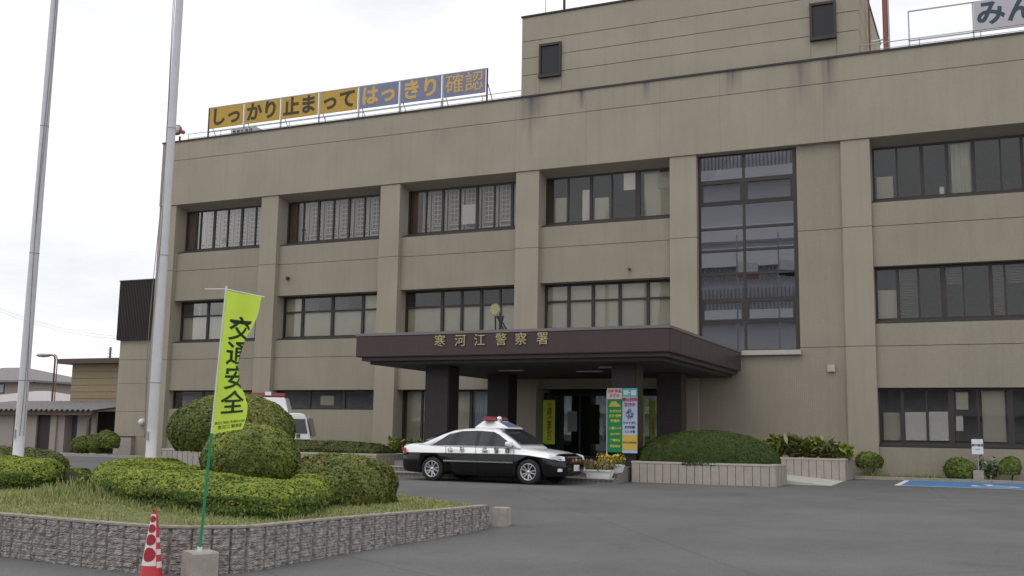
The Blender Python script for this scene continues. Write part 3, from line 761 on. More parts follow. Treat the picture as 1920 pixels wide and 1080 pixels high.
# masts
def mast(px, py, Y, r, label, br):
    p = onY(px, py, Y); e = empty('mast', (p[0], Y, 15.17 if Y < 1.2 else 18.79), 0, label, 'mast')
    MB().tube([(0, 0, 0), (0, 0, 9)], r, 8).build('pole', br, e); return e
e = mast(1660, 60, 1.0, .085, 'thick rusty red mast beside the right side of the rooftop block', m_pipe)
for z in (.25, .75): MB().tube([(-.5, 0, z), (.15, 0, z + .04)], .033, 6).build('bracket', m_white, e)
q = MB(); q.tube([(.12, 0, 0), (.12, .02, 9)], .04, 6); q.build('conduit', m_steel, e)
mast(1058, 12, 1.3, .06, 'dark lightning mast on top of the rooftop block', m_dark)
e = mast(1023, 18, 1.4, .015, 'hair thin wire aerial at the left corner of the rooftop block', m_rope)
# ladder on the side of the penthouse
ld = empty('wall_ladder', (PX1 + .12, 3.0, 15.2), 0, 'slim rusty ladder fixed to the side of the rooftop block', 'ladder')
q = MB(); q.box(-.02, .02, -.2, -.16, 0, 3.7); q.box(-.02, .02, .16, .2, 0, 3.7); q.build('side_rail', m_pipe, ld)
q = MB()
for k in range(12): q.box(-.015, .015, -.16, .16, .2 + k * .3, .23 + k * .3)
q.build('rungs', m_pipe, ld)

# ------------------------------------------------------------------ planters, ramp, flower bed
def planter(name, x0, x1, y0, y1, z0, z1, label, tile=.235, soil=True):
    e = empty(name, (x0, y0, z0), 0, label, 'planter', 'tiled planters along the building')
    w, d, h = x1 - x0, y1 - y0, z1 - z0
    m = MB(); m.box(0, w, 0, .15, -.1, h - .06); m.box(0, w, d - .15, d, -.1, h - .06); m.box(0, .15, .15, d - .15, -.1, h - .06); m.box(w - .15, w, .15, d - .15, -.1, h - .06)
    t = m.build('tiled_wall', m_tilep, e)
    m = MB(); x = tile
    while x < w - .05: m.box(x - .007, x + .007, -.003, .0, 0, h - .07); x += tile
    y = tile
    while y < d - .05: m.box(-.003, 0, y - .007, y + .007, 0, h - .07); m.box(w, w + .003, y - .007, y + .007, 0, h - .07); y += tile
    m.build('tile_joint', m_joint, t)
    m = MB(); m.box(-.015, w + .015, -.015, .17, h - .055, h); m.box(-.015, w + .015, d - .17, d + .015, h - .055, h); m.box(-.015, .17, .17, d - .17, h - .055, h); m.box(w - .17, w + .015, .17, d - .17, h - .055, h)
    m.build('coping', m_cap, e)
    MB().box(.16, w - .16, .16, d - .16, 0, h - .09).build('soil', m_soil, e)
    return e
planter('planter', -9.78, -5.62, -8.3, -6.5, 0, .62, 'long tiled planter under the big clipped dome hedge, front of the wheelchair ramp')
planter('planter', -8.6, -4.42, -3.0, -.8, .03, .74, 'tiled planter with loose leafy shrubs beside the wall below the stair window')
planter('planter', -27.0, -18.12, -9.0, -6.6, 0, .64, 'long tiled planter with low reddish hedge left of the entrance steps')
m = MB(); m.add([(-9.3, -6.5, .45), (-9.3, -3.0, .45), (-4.25, -6.5, .008), (-4.25, -3.0, .02), (-9.3, -6.5, -.1), (-9.3, -3.0, -.1), (-4.25, -6.5, -.1), (-4.25, -3.0, -.1)],
                [(0, 2, 3, 1), (0, 4, 6, 2), (1, 3, 7, 5), (0, 1, 5, 4), (2, 6, 7, 3)])
m.box(-9.3, -4.9, -6.52, -6.36, 0, .08)
tag(m.build('wheelchair_ramp', mat('pale_ramp_concrete', (.50, .48, .43), .85, noise=.06)), 'pale concrete ramp rising between the two right planters', 'ramp')
# flower bed along the right wall and left wall
fb = MB().box(-4.40, 9.2, -.80, .13, -.05, .13).build('flower_bed', m_soil); tag(fb, kind='structure')
m = MB(); x = -4.4
while x < 9.1: m.box(x, x + .595, -.92, -.80, -.05, .15); x += .60
tag(m.build('bed_kerb', m_curb, bevel=.008), kind='structure')
m = MB(); m.box(-46, -27.1, -2.6, -2.45, -.1, .16); m.box(-46, -38.5, -2.45, .3, -.1, .10)
tag(m.build('left_kerb', m_curb), kind='structure')
# disabled parking bay paint, laid on the sloping asphalt
def strip(name, pts, mt, lift, label=None, cat=None, kind=None):
    vs = [(x, y, ground(y) + lift) for x, y in pts]
    q = MB(); q.add(vs, [tuple(range(len(vs)))]); o = q.build(name, mt, fix=False)
    return tag(o, label, cat, None, kind)
m_blue = mat('blue_bay_paint', (.075, .21, .42), .8, noise=.12, nscale=3)
bx0, bx1, by0, by1 = -2.80, 2.6, -5.0, -1.05
q = MB(); n = 8
def gridquad(q, x0, x1, y0, y1, lift, n=8):
    vs = []; fs = []
    for i in range(n + 1):
        y = y0 + (y1 - y0) * i / n; vs += [(x0, y, ground(y) + lift), (x1, y, ground(y) + lift)]
    fs = [(2 * i, 2 * i + 1, 2 * i + 3, 2 * i + 2) for i in range(n)]
    q.add(vs, fs)
gridquad(q, bx0 + .16, bx1, by0 + .12, by1, .006); bay = q.build('parking_bay', m_blue, fix=False); tag(bay, kind='structure')
q = MB(); gridquad(q, bx0, bx0 + .16, by0, by1, .007); gridquad(q, bx0 + .16, bx1, by0, by0 + .12, .0075, 2)
# wheelchair symbol painted flat on the bay
def fl(x, y): return (x, y)
cx_, cy_ = -.15, -3.5
sy = []
def seg(x0, y0, x1, y1, w):
    d = Vector((x1 - x0, y1 - y0)); nrm = Vector((-d.y, d.x)).normalized() * w / 2
    P = [(x0 + nrm.x, y0 + nrm.y), (x0 - nrm.x, y0 - nrm.y), (x1 - nrm.x, y1 - nrm.y), (x1 + nrm.x, y1 + nrm.y)]
    q.add([(x, y, ground(y) + .011) for x, y in P], [(0, 1, 2, 3)])
for k in range(14):
    t0, t1 = math.pi * (0.75 + k * 0.09), math.pi * (0.75 + (k + 1) * 0.09)
    seg(cx_ + .55 * math.cos(t0), cy_ - .2 + .55 * math.sin(t0), cx_ + .55 * math.cos(t1), cy_ - .2 + .55 * math.sin(t1), .14)
seg(cx_ - .15, cy_ + .75, cx_ - .05, cy_ + .0, .16); seg(cx_ - .05, cy_, cx_ + .5, cy_ - .02, .15); seg(cx_ + .5, cy_ - .02, cx_ + .7, cy_ - .6, .15); seg(cx_ - .1, cy_ + .4, cx_ + .35, cy_ + .4, .12)
seg(cx_ - .28, cy_ + .95, cx_ - .02, cy_ + .95, .24)
tag(q.build('parking_markings', m_white, fix=False), kind='structure')
# small sign in concrete foot
p = onY(1835, 889, -.6)
sg = empty('disabled_parking_sign', (p[0], -.6, .13), 0, 'small white sign on a thin post in a concrete foot behind the blue bay', 'sign')
MB().box(-.16, .16, -.14, .14, 0, .30).build('foot', m_concb, sg, bevel=.01)
MB().tube([(0, 0, .3), (0, 0, 1.2)], .018, 8).build('post', m_steel, sg)
pl = MB().box(-.17, .17, -.03, -.018, .82, 1.30).build('plate', m_white, sg)
text('lettering', '身障者用', .085, facing(0, -.033, 1.10), m_brt, pl, depth=.001, bold=.004)
text('lettering', '駐車場', .05, facing(0, -.033, .97), mat('grey_lettering', (.3, .32, .36), .7), pl, depth=.001)

# ------------------------------------------------------------------ foliage tools
def dirs_to_quads(P, Nn, size, flat=0.62, ar=1.6):
    n = len(P)
    T = rng.normal(size=(n, 3)); Nn = Nn / np.linalg.norm(Nn, axis=1)[:, None]
    Nn = Nn + rng.normal(size=(n, 3)) * (1 - flat) * .9; Nn /= np.linalg.norm(Nn, axis=1)[:, None]
    A = np.cross(Nn, T); A /= np.linalg.norm(A, axis=1)[:, None] + 1e-9
    B = np.cross(Nn, A)
    s = size * (0.6 + 0.8 * rng.random(n))[:, None]
    A = A * s * ar / 2; B = B * s / 2
    return np.stack([P - A, P - B * .9, P + A, P + B * .9], axis=1)
def lump(P, sc, seed):
    """cheap smooth pseudo noise on points"""
    r = np.random.default_rng(seed); v = np.zeros(len(P))
    for k in range(7):
        d = r.normal(size=3); d /= np.linalg.norm(d); f = sc * (0.7 + 1.3 * r.random())
        v += np.sin(P @ d * f + r.random() * 7)
    return v / 7 ** .5
def crown(name, c, rx, ry, rz, n, size, mt, parent, seed, zcut=-.35, bumpy=.08, shell=.16, sc=5.0, power=2.0, top=0.0):
    D = np.random.default_rng(seed).normal(size=(n, 3)); D /= np.linalg.norm(D, axis=1)[:, None]
    D = D[D[:, 2] > zcut]
    n = len(D)
    q = (np.abs(D) ** power).sum(1) ** (-1 / power)
    R = np.array([rx, ry, rz]); P0 = D * q[:, None] * R
    rr = 1 + bumpy * lump(P0, sc, seed) + bumpy * .45 * lump(P0, sc * 4, seed + 1) - shell * rng.random(n) ** 1.6
    P = P0 * rr[:, None] + np.array(c)
    Nn = P0 / (R ** 2)
    up = np.clip(D[:, 2], 0, 1)
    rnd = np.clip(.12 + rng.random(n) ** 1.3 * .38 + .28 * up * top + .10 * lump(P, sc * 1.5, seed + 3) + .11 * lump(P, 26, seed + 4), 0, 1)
    o = quads_object(name, dirs_to_quads(P, Nn, size), mt, parent, rnd)
    # dark twiggy core
    bm = bmesh.new(); bmesh.ops.create_icosphere(bm, subdivisions=3, radius=1)
    for v in bm.verts:
        d = np.array(v.co); d[2] = max(d[2], zcut - .05); k = (np.abs(v.co[0]) ** power + np.abs(v.co[1]) ** power + np.abs(v.co[2]) ** power) ** (-1 / power)
        v.co = Vector(d * k * R * (1 - shell * .75)) + Vector(c)
    me = bpy.data.meshes.new('core'); bm.to_mesh(me); bm.free(); me.materials.append(m_core)
    k = bpy.data.objects.new('twig_core', me); COL.objects.link(k); k.parent = parent
    return o
def bush(px, py_base, D, w, dz0, dz1, n, size, mt, label, cat='bush', group=None, ry=None, stems=5, seed=1, name='round_bush', stemr=.03, base=None, zbase=None, **kw):
    """px: picture column used to find where it stands; D distance from the camera; w width"""
    p = onD(px, py_base, D) if base is None else base
    zb = zbase if zbase is not None else ground(p[1])
    e = empty(name, (p[0], p[1], zb), 0, label, cat, group)
    h = (dz1 - dz0)
    kw.setdefault('zcut', -.55)
    zc = dz0 + h * .36
    crown('foliage', (0, 0, zc - zb), w / 2, (ry or w / 2), dz1 - zc, n, size, mt, e, seed, **kw)
    rr = random.Random(seed)
    for i in range(stems):
        t = 2 * math.pi * i / max(1, stems) + rr.random(); r0 = .06 * w; r1 = .32 * w
        q = MB(); q.tube([(r0 * math.cos(t), r0 * math.sin(t), 0), (.6 * r1 * math.cos(t), .6 * r1 * math.sin(t), (zc - zb) * .6), (r1 * math.cos(t), r1 * math.sin(t), zc - zb)], [stemr, stemr * .8, stemr * .5], 6)
        q.build('stem', m_bark, e)
    return e

# hedges defined by a footprint polygon, clipped to a height with rounded shoulders
def poly_dist(P, poly):
    n = len(poly); dmin = np.full(len(P), 1e9); ins = np.zeros(len(P), bool); bn = np.zeros((len(P), 2))
    for i in range(n):
        a = poly[i]; b = poly[(i + 1) % n]; ab = b - a
        t = np.clip(((P - a) @ ab) / (ab @ ab), 0, 1); q = a + t[:, None] * ab; v = P - q; d = np.hypot(v[:, 0], v[:, 1])
        m = d < dmin; dmin[m] = d[m]; bn[m] = v[m]
        c = ((a[1] > P[:, 1]) != (b[1] > P[:, 1]))
        xi = (b[0] - a[0]) * (P[:, 1] - a[1]) / (b[1] - a[1] + 1e-12) + a[0]
        ins ^= c & (P[:, 0] < xi)
    return np.where(ins, dmin, -dmin), bn
def smooth_poly(pts, it=2):
    P = np.array(pts, float)
    for _ in range(it):
        Q = np.roll(P, -1, 0); P = np.stack([P * .75 + Q * .25, P * .25 + Q * .75], 1).reshape(-1, 2)
    return P
def grow(poly, d):
    t = np.roll(poly, -1, 0) - np.roll(poly, 1, 0); n = np.c_[t[:, 1], -t[:, 0]] / (np.hypot(t[:, 0], t[:, 1])[:, None] + 1e-9)
    a = ((poly[:, 0] * np.roll(poly[:, 1], -1)) - (np.roll(poly[:, 0], -1) * poly[:, 1])).sum()
    return poly + n * d * (1 if a > 0 else -1)
def hedge(name, pts, zfun, H, n, size, mt, label, seed=1, rr=.38, group=None, top=1.0, lumpy=.05, sidefrac=.45, Hfun=None):
    poly = smooth_poly(pts); poly = grow(poly, .10); c = poly.mean(0); lo, hi = poly.min(0), poly.max(0)
    zc = float(zfun(c[None])[0])
    e = empty(name, (c[0], c[1], zc), 0, label, 'hedge', group)
    r = np.random.default_rng(seed)
    def height(P, d):
        t = np.clip(1 - d / rr, 0, 1); base = (1 - .55 * t ** 3)
        h = H if Hfun is None else Hfun(P)
        P3 = np.c_[P, np.zeros(len(P))]
        return h * base * (1 + lumpy * lump(P3, 3.2, seed) + lumpy * .5 * lump(P3, 9, seed + 9))
    # top leaves
    out = []; rn = []
    nt_ = int(n * (1 - sidefrac)); P = lo + (hi - lo) * r.random((nt_ * 3, 2)); d, bn = poly_dist(P, poly); k = d > 0; P, d, bn = P[k][:nt_], d[k][:nt_], bn[k][:nt_]
    h = height(P, d); z = zfun(P) + h - .07 * r.random(len(P)) ** 2
    t = np.clip(1 - d / rr, 0, 1)[:, None]; bn_ = -bn / (np.hypot(bn[:, 0], bn[:, 1])[:, None] + 1e-6)
    N_ = np.c_[bn_ * t * 1.3, np.ones(len(P))]
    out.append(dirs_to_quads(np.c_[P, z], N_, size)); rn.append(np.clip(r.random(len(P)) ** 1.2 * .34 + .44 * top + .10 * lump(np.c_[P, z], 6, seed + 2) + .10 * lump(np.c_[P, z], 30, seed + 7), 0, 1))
    # side leaves
    seg_ = np.roll(poly, -1, 0) - poly; ln = np.hypot(seg_[:, 0], seg_[:, 1]); ns = int(n * sidefrac)
    i = r.choice(len(poly), ns, p=ln / ln.sum()); u = r.random(ns)[:, None]; P = poly[i] + seg_[i] * u; nrm = np.c_[seg_[i][:, 1], -seg_[i][:, 0]] / ln[i][:, None]
    area = ((poly[:, 0] * np.roll(poly[:, 1], -1)) - (np.roll(poly[:, 0], -1) * poly[:, 1])).sum()
    if area < 0: nrm = -nrm
    zz = r.random(ns) ** .8; P3 = np.c_[P, zz]
    ofs = .05 * lump(P3 * [1, 1, 2], 5, seed + 5) - .10 * r.random(ns) + .02 * np.sin(zz * 3)
    P = P + nrm * ofs[:, None]
    hh = (H if Hfun is None else Hfun(P)) * .62
    z = zfun(P) + zz * hh
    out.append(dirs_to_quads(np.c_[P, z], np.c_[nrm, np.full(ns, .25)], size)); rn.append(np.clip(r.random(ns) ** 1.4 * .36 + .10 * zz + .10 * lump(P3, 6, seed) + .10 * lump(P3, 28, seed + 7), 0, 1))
    quads_object('foliage', np.concatenate(out) - np.array([c[0], c[1], zc]), mt, e, np.concatenate(rn))
    # core: grid of the same height field, lowered
    m = MB(); s = .14; nxg = int((hi[0] - lo[0]) / s) + 1; nyg = int((hi[1] - lo[1]) / s) + 1
    G_ = np.array([(lo[0] + i * s, lo[1] + j * s) for i in range(nxg) for j in range(nyg)]); d, _ = poly_dist(G_, poly); h = height(G_, np.maximum(d, 0)); z = zfun(G_) + h - .09
    for i in range(nxg - 1):
        for j in range(nyg - 1):
            ids = [i * nyg + j, (i + 1) * nyg + j, (i + 1) * nyg + j + 1, i * nyg + j + 1]
            if all(d[q] > .08 for q in ids): m.add([(G_[q][0] - c[0], G_[q][1] - c[1], z[q] - zc) for q in ids], [(0, 1, 2, 3)])
    ring = [(p + (c - p) / np.hypot(*(c - p)) * .0) for p in poly]
    npoly = len(poly)
    dd = []
    for k in range(npoly):
        a = poly[k]; tvec = poly[(k + 1) % npoly] - poly[k - 1]; nn = np.array([tvec[1], -tvec[0]]) / (np.hypot(*tvec) + 1e-9); nn = -nn if area < 0 else nn
        dd.append(a - nn * .11)
    dd = np.array(dd); zz0 = zfun(dd)
    hb = (np.full(npoly, H) if Hfun is None else Hfun(dd)) * .66
    vs = [(p[0] - c[0], p[1] - c[1], zz0[k] - zc - .05) for k, p in enumerate(dd)] + [(p[0] - c[0], p[1] - c[1], zz0[k] - zc + hb[k]) for k, p in enumerate(dd)]
    m.add(vs, [(k, (k + 1) % npoly, npoly + (k + 1) % npoly, npoly + k) for k in range(npoly)])
    m.build('twig_core', m_core, e, fix=False)
    return e

# ------------------------------------------------------------------ raised island with stone-faced wall
ISL = [(-24.5, -21.5), (-20.5, -25.2), (-16.8, -26.9), (-13.6, -27.6), (-11.8, -27.85), (-10.2, -28.02), (-9.3, -27.98), (-8.72, -27.62), (-8.50, -27.2), (-8.38, -25.84), (-8.14, -24.10), (-7.97, -23.01), (-7.88, -21.86)]
BACK = [(-9.6, -20.6), (-12.5, -18.6), (-17.0, -16.6), (-21.0, -16.0), (-25.0, -17.6)]
wall_line = []
P = np.array(ISL)
tt = np.concatenate([[0], np.cumsum(np.hypot(*np.diff(P, axis=0).T))])
from_t = np.arange(0, tt[-1], .02)
def catmull(P, tt, s):
    i = np.clip(np.searchsorted(tt, s) - 1, 0, len(P) - 2); out = []
    for k, j in enumerate(i):
        p0 = P[max(j - 1, 0)]; p1 = P[j]; p2 = P[j + 1]; p3 = P[min(j + 2, len(P) - 1)]; u = (s[k] - tt[j]) / (tt[j + 1] - tt[j])
        out.append(.5 * ((2 * p1) + (-p0 + p2) * u + (2 * p0 - 5 * p1 + 4 * p2 - p3) * u ** 2 + (-p0 + 3 * p1 - 3 * p2 + p3) * u ** 3))
    return np.array(out)
WP = catmull(P, tt, from_t)
ZT_W = .13
def island_z(P):
    d, _ = poly_dist(np.atleast_2d(P), ISLP)
    return .09 + .16 * np.clip(d / 4, 0, 1)
ISLP = np.concatenate([WP[::9], np.array(BACK)])
def zisl(P): return island_z(P)
tn = np.gradient(WP, axis=0); tn /= np.hypot(tn[:, 0], tn[:, 1])[:, None]; nw = np.c_[tn[:, 1], -tn[:, 0]]   # outward (towards the road)
rows = 44; m = MB()
vs = []; r2 = np.random.default_rng(5)
h_ = np.linspace(0, 1, rows)
jt = .245
for k in range(len(WP)):
    zb = ground(WP[k][1]) - .06
    s = from_t[k]; col = int(s / jt); fr = (s % jt) / jt
    edge = min(fr, 1 - fr) * jt
    g = -.034 if edge < .015 else 0
    for j in range(rows):
        z = zb + (ZT_W - .022 - zb) * h_[j]
        # split stone faces: every little course sticks out by its own amount, with sheared noise
        cz = int((z + 2 + .012 * math.sin(s * 17 + col)) / .036); rr_ = math.sin(col * 12.9898 + cz * 78.233 + int(fr * 3.4 + .9 * math.sin(cz * 5.1)) * 37.7) * 43758.5453; rr_ -= math.floor(rr_)
        fz = ((z + 2) / .036) % 1
        o = g + (0 if g else (.018 * rr_ - (.009 if fz < .25 else 0) + .009 * math.sin(s * 57 + z * 80) * math.sin(z * 120 + s * 23)))
        q = WP[k] + nw[k] * o
        vs.append((q[0], q[1], z))
fs = []
for k in range(len(WP) - 1):
    for j in range(rows - 1): fs.append((k * rows + j, (k + 1) * rows + j, (k + 1) * rows + j + 1, k * rows + j + 1))
m.add(vs, fs, 0)
m_stone = mat('split_stone_face', (.40, .37, .345), .9, nscale=16, bump=.8, bscale=50, col2=(.165, .15, .145))
gw = empty('garden_wall', (-8.5, -25, 0), 0, 'low rough split stone wall curving around the planted island', 'wall')
o = m.build('stone_face', m_stone, None, fix=False); o.parent = gw; o.location = (8.5, 25, 0)
m = MB(); vs = []
for k in range(0, len(WP), 4):
    a = WP[k] + nw[k] * .012; b = WP[k] - nw[k] * .16
    w_ = .004 * math.sin(k * .7)
    vs += [(a[0], a[1], ZT_W - .024), (a[0], a[1], ZT_W + w_), (b[0], b[1], ZT_W + w_), (b[0], b[1], -.6)]
nn = len(vs) // 4
m.add(vs, [(4 * k + j, 4 * (k + 1) + j, 4 * (k + 1) + j + 1, 4 * k + j + 1) for k in range(nn - 1) for j in range(3)])
a, b = WP[-1] + nw[-1] * .01, WP[-1] - nw[-1] * .16
m.add([(a[0], a[1], -.4), (b[0], b[1], -.4), (b[0], b[1], ZT_W), (a[0], a[1], ZT_W)], [(0, 1, 2, 3)])
o = m.build('cap', mat('cap_mortar', (.30, .265, .23), .9, noise=.2, nscale=6, bump=.5), gw, fix=False); o.location = (8.5, 25, 0)
p = onZ(944, 958, .10)
MB().box(-.16, .12, -.16, .16, -.4, .06).build('end_block', m_concb, None, bevel=.012)
eb = bpy.data.objects['end_block']; eb.location = (-7.86, -21.35, 0); eb.rotation_euler = (0, 0, rad(12)); tag(eb, 'pale square concrete block just past the end of the stone wall', 'concrete block')
# soil and grass
gx = np.arange(-25, -8, .4); gy = np.arange(-28.2, -15.6, .4); m = MB()
GG = np.array([(x, y) for x in gx for y in gy]); d, _ = poly_dist(GG, ISLP); zz = zisl(GG)
for i in range(len(gx) - 1):
    for j in range(len(gy) - 1):
        ids = [i * len(gy) + j, (i + 1) * len(gy) + j, (i + 1) * len(gy) + j + 1, i * len(gy) + j + 1]
        if min(d[q] for q in ids) > -.0: m.add([(GG[q][0], GG[q][1], zz[q]) for q in ids], [(0, 1, 2, 3)])
inner = [p for p in ISLP]
poly_in = np.array(inner)
vs = [(p[0], p[1], .085) for p in poly_in]; cI = poly_in.mean(0)
k0 = len(vs)
ring2 = []
for p in poly_in:
    q = p + (cI - p) / np.hypot(*(cI - p)) * 1.0; ring2.append((q[0], q[1], float(zisl(q[None])[0]) - .012))
m.add(vs + ring2, [(k, (k + 1) % k0, k0 + (k + 1) % k0, k0 + k) for k in range(k0)])
tag(m.build('island_ground', mat('worn_turf_soil', (.17, .16, .075), .95, nscale=2.5, col2=(.12, .14, .045), bump=.6), fix=False), kind='structure')

# hedge footprints on the island (metres, plan view)
HZ = .15
def foot(pts, ztop=.66): return [tuple(onZ(x, y, z)[:2]) for (x, y, z) in pts]
h2 = foot([(150, 908, .35), (172, 934, .13), (250, 950, .13), (350, 963, .13), (450, 970, .13), (530, 972, .13), (590, 962, .15), (622, 942, .15), (634, 912, .35), (628, 888, .66), (604, 874, .66), (572, 872, .66), (556, 886, .62),
           (530, 896, .60), (480, 896, .60), (430, 890, .60), (385, 883, .62), (350, 876, .62), (352, 866, .66), (330, 860, .68), (290, 856, .68), (240, 858, .68), (190, 866, .68), (150, 880, .66)])
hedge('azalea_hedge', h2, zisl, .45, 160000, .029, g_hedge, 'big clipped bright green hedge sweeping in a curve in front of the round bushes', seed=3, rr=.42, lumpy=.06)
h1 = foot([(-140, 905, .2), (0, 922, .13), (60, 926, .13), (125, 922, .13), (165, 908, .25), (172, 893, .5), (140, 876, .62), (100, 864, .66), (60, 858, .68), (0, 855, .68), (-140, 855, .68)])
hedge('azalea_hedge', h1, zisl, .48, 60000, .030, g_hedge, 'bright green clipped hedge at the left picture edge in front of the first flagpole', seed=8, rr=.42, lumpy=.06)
# reddish hedge right of the round bushes
p = onD(630, 938, 17.4); e = empty('reddish_hedge_bush', (p[0], p[1], .12), 0, 'olive green bush with reddish shoots right of the bright hedge', 'bush')
crown('foliage', (-.12, .3, .24), .90, .95, .58, 48000, .030, g_ol, e, 21, zcut=-.35, bumpy=.05, power=2.6, top=.6)
for k in range(4): MB().tube([(.3 * math.cos(k * 1.6), .3 * math.sin(k * 1.6), -.1), (.35 * math.cos(k * 1.6), .35 * math.sin(k * 1.6), .3)], .02, 5).build('stem', m_bark, e)
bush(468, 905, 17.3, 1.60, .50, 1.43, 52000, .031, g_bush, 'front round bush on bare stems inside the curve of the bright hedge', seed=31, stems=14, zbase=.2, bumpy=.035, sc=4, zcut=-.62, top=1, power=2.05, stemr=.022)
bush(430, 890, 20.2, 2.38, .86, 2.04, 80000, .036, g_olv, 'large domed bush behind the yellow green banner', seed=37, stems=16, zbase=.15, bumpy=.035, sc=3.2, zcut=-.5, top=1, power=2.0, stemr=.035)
# red-brown low hedge behind hedge 1
h3 = [tuple(onZ(x, y, .5)[:2]) for (x, y) in ((-60, 856), (40, 858), (95, 860), (125, 858), (118, 848), (60, 842), (0, 838), (-60, 838))]
hedge('low_hedge', h3, lambda P: np.full(len(P), .0), .55, 9000, .055, g_red, 'low reddish brown hedge behind the first flagpole', seed=12, rr=.4, top=.3)
# planter hedges
hedge('planter_hedge', [(-26.6, -8.7), (-18.6, -8.7), (-18.3, -8.2), (-18.6, -7.0), (-26.6, -7.0)], lambda P: np.full(len(P), .56), .48, 22000, .055, g_red, 'low reddish green hedge filling the planter left of the entrance', seed=14, rr=.45, top=.2,
      Hfun=lambda P: .44 * (1 - .3 * np.clip((P[:, 0] + 19.6) / 1.3, 0, 1)))
e = empty('dome_hedge', (-7.76, -7.45, .56), 0, 'wide smooth dark green dome hedge on the planter in front of the stair window', 'hedge')
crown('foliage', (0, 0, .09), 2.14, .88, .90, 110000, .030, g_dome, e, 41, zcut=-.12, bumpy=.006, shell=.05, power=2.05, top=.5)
# loose shrubs in second planter
def loose(px, Y, w, h, z0, mt, label, seed, n=900, size=.12, group='loose shrubs in the second planter', cat='shrub'):
    p = onY(px, 850, Y); e = empty('leafy_shrub', (p[0], Y, z0), 0, label, cat, group)
    r = np.random.default_rng(seed); out = []
    q = MB()
    for k in range(16):
        t = r.random() * 6.28; ro = w / 2 * (.2 + .8 * r.random()); hh = h * (.55 + .45 * r.random()); tip = np.array([ro * math.cos(t), ro * .7 * math.sin(t), hh])
        q.tube([(0, 0, 0), tuple(tip * [.4, .4, .6]), tuple(tip)], [.012, .008, .004], 4)
        m_ = n // 16; u = .35 + .65 * r.random(m_); out.append(tip * u[:, None] * np.c_[.4 + .6 * u, .4 + .6 * u, np.ones(m_)] + r.normal(size=(m_, 3)) * .06)
    P = np.concatenate(out); quads_object('foliage', dirs_to_quads(P, np.c_[r.normal(size=(len(P), 2)) * .5, np.ones(len(P))], size, .4, 2.6), mt, e)
    q.build('stem', m_bark, e); return e
for i, (px, w, h) in enumerate(((1455, .9, .75), (1490, .9, .72), (1522, .9, .68), (1552, .7, .5), (1580, .6, .42))):
    loose(px, -2.2, w, h, .68, g_var if i % 2 else g_bush, ['yellowish leafy shrub just right of the dome hedge', 'leafy shrub with mottled pale leaves in the second planter, tallest', 'yellowish leafy shrub in the middle of the second planter', 'smaller mottled shrub near the end of the second planter', 'lowest shrub spilling over the right end of the second planter'][i], 60 + i, n=1100)
for i, px in enumerate((750, 775, 795)):
    loose(px, -6.2, .9, .55 + .1 * (i == 0), .45, g_bush, ['leafy shrub left of the patrol car roofline', 'leafy shrub above the boot of the patrol car', 'leafy shrub against the first brown pillar'][i], 80 + i, n=700, group='shrubs behind the patrol car')
# small clipped bushes
def small(px, Y, w, z0, z1, mt, label, seed, zb, stems=1, n=4500, size=.05, **kw):
    p = onY(px, 870, Y); return bush(0, 0, 0, w, z0, z1, n, size, mt, label, base=p, zbase=zb, stems=stems, seed=seed, ry=w * .42, **kw)
small(1630, -.5, .88, .42, .98, g_bush, 'small mushroom shaped bush on a thin stem left of the ground floor window', 51, .12, stemr=.03)
small(1798, -.45, 1.0, .2, .82, g_bush, 'round low bush left of the small white sign', 52, .12, zcut=-.8)
small(1893, -.45, .68, .32, .90, g_bush, 'small round bush at the right edge past the white flowers', 53, .12, stemr=.03)
loose(1856, -.3, .75, .62, .13, g_flw, 'pale flowering plant behind the small white sign', 54, n=1200, size=.07, group=None, cat='plant')
small(150, -1.6, 1.05, .25, .95, g_bush, 'low round bush before the storage row doorway', 55, .1, zcut=-.8)
small(178, -1.4, .95, .3, 1.12, g_bush, 'middle one of the three bushes before the ochre building', 56, .1, zcut=-.8)
small(200, -1.6, 1.15, .42, 1.22, g_bush, 'roundest of the three bushes, beside the annex wall', 57, .1)

# grass: blades on the island, tall ones in front of the hedges, and tufts at the wall foot
r = np.random.default_rng(99)
def blades(P, z, h, w=.012):
    n = len(P); a = r.random(n) * 6.28; ln = r.normal(size=(n, 2)) * .35 * h[:, None]
    wv = np.c_[np.cos(a), np.sin(a), np.zeros(n)] * w * (.6 + .8 * r.random(n))[:, None]; B = np.c_[P, z]; T = np.c_[P + ln, z + h]; Mi = (B + T) / 2 + np.c_[-ln * .12, np.zeros(n)]
    return np.stack([B - wv, B + wv, T + wv * .25, T - wv * .25], 1)
lo, hi = ISLP.min(0), ISLP.max(0)
P = lo + (hi - lo) * r.random((170000, 2)); d, bn = poly_dist(P, ISLP); P = P[d > .12]
H2P, H1P = smooth_poly(h2), smooth_poly(h1)
d2, _ = poly_dist(P, H2P); d1, _ = poly_dist(P, H1P); dh = np.maximum(d1, d2); k = dh < .02; P, dh = P[k], dh[k]
near = P[:, 1] < -20 
P, dh = P[near], dh[near]
gap = np.exp(-((P - np.array(onZ(160, 935, .15)[:2])) ** 2).sum(1) / .8)
hgt = (.022 + .035 * r.random(len(P))) * (1 + 1.5 * np.exp(dh / .2) + 5.0 * gap) * (.6 + .5 * (lump(np.c_[P, np.zeros(len(P))], 3, 6) > -.2))
keep = r.random(len(P)) < (.35 + .65 * np.clip(lump(np.c_[P, np.zeros(len(P))], 2.2, 9) + .8, 0, 1))
P, hgt = P[keep], hgt[keep]
g1 = blades(P, zisl(P) - .01, hgt)
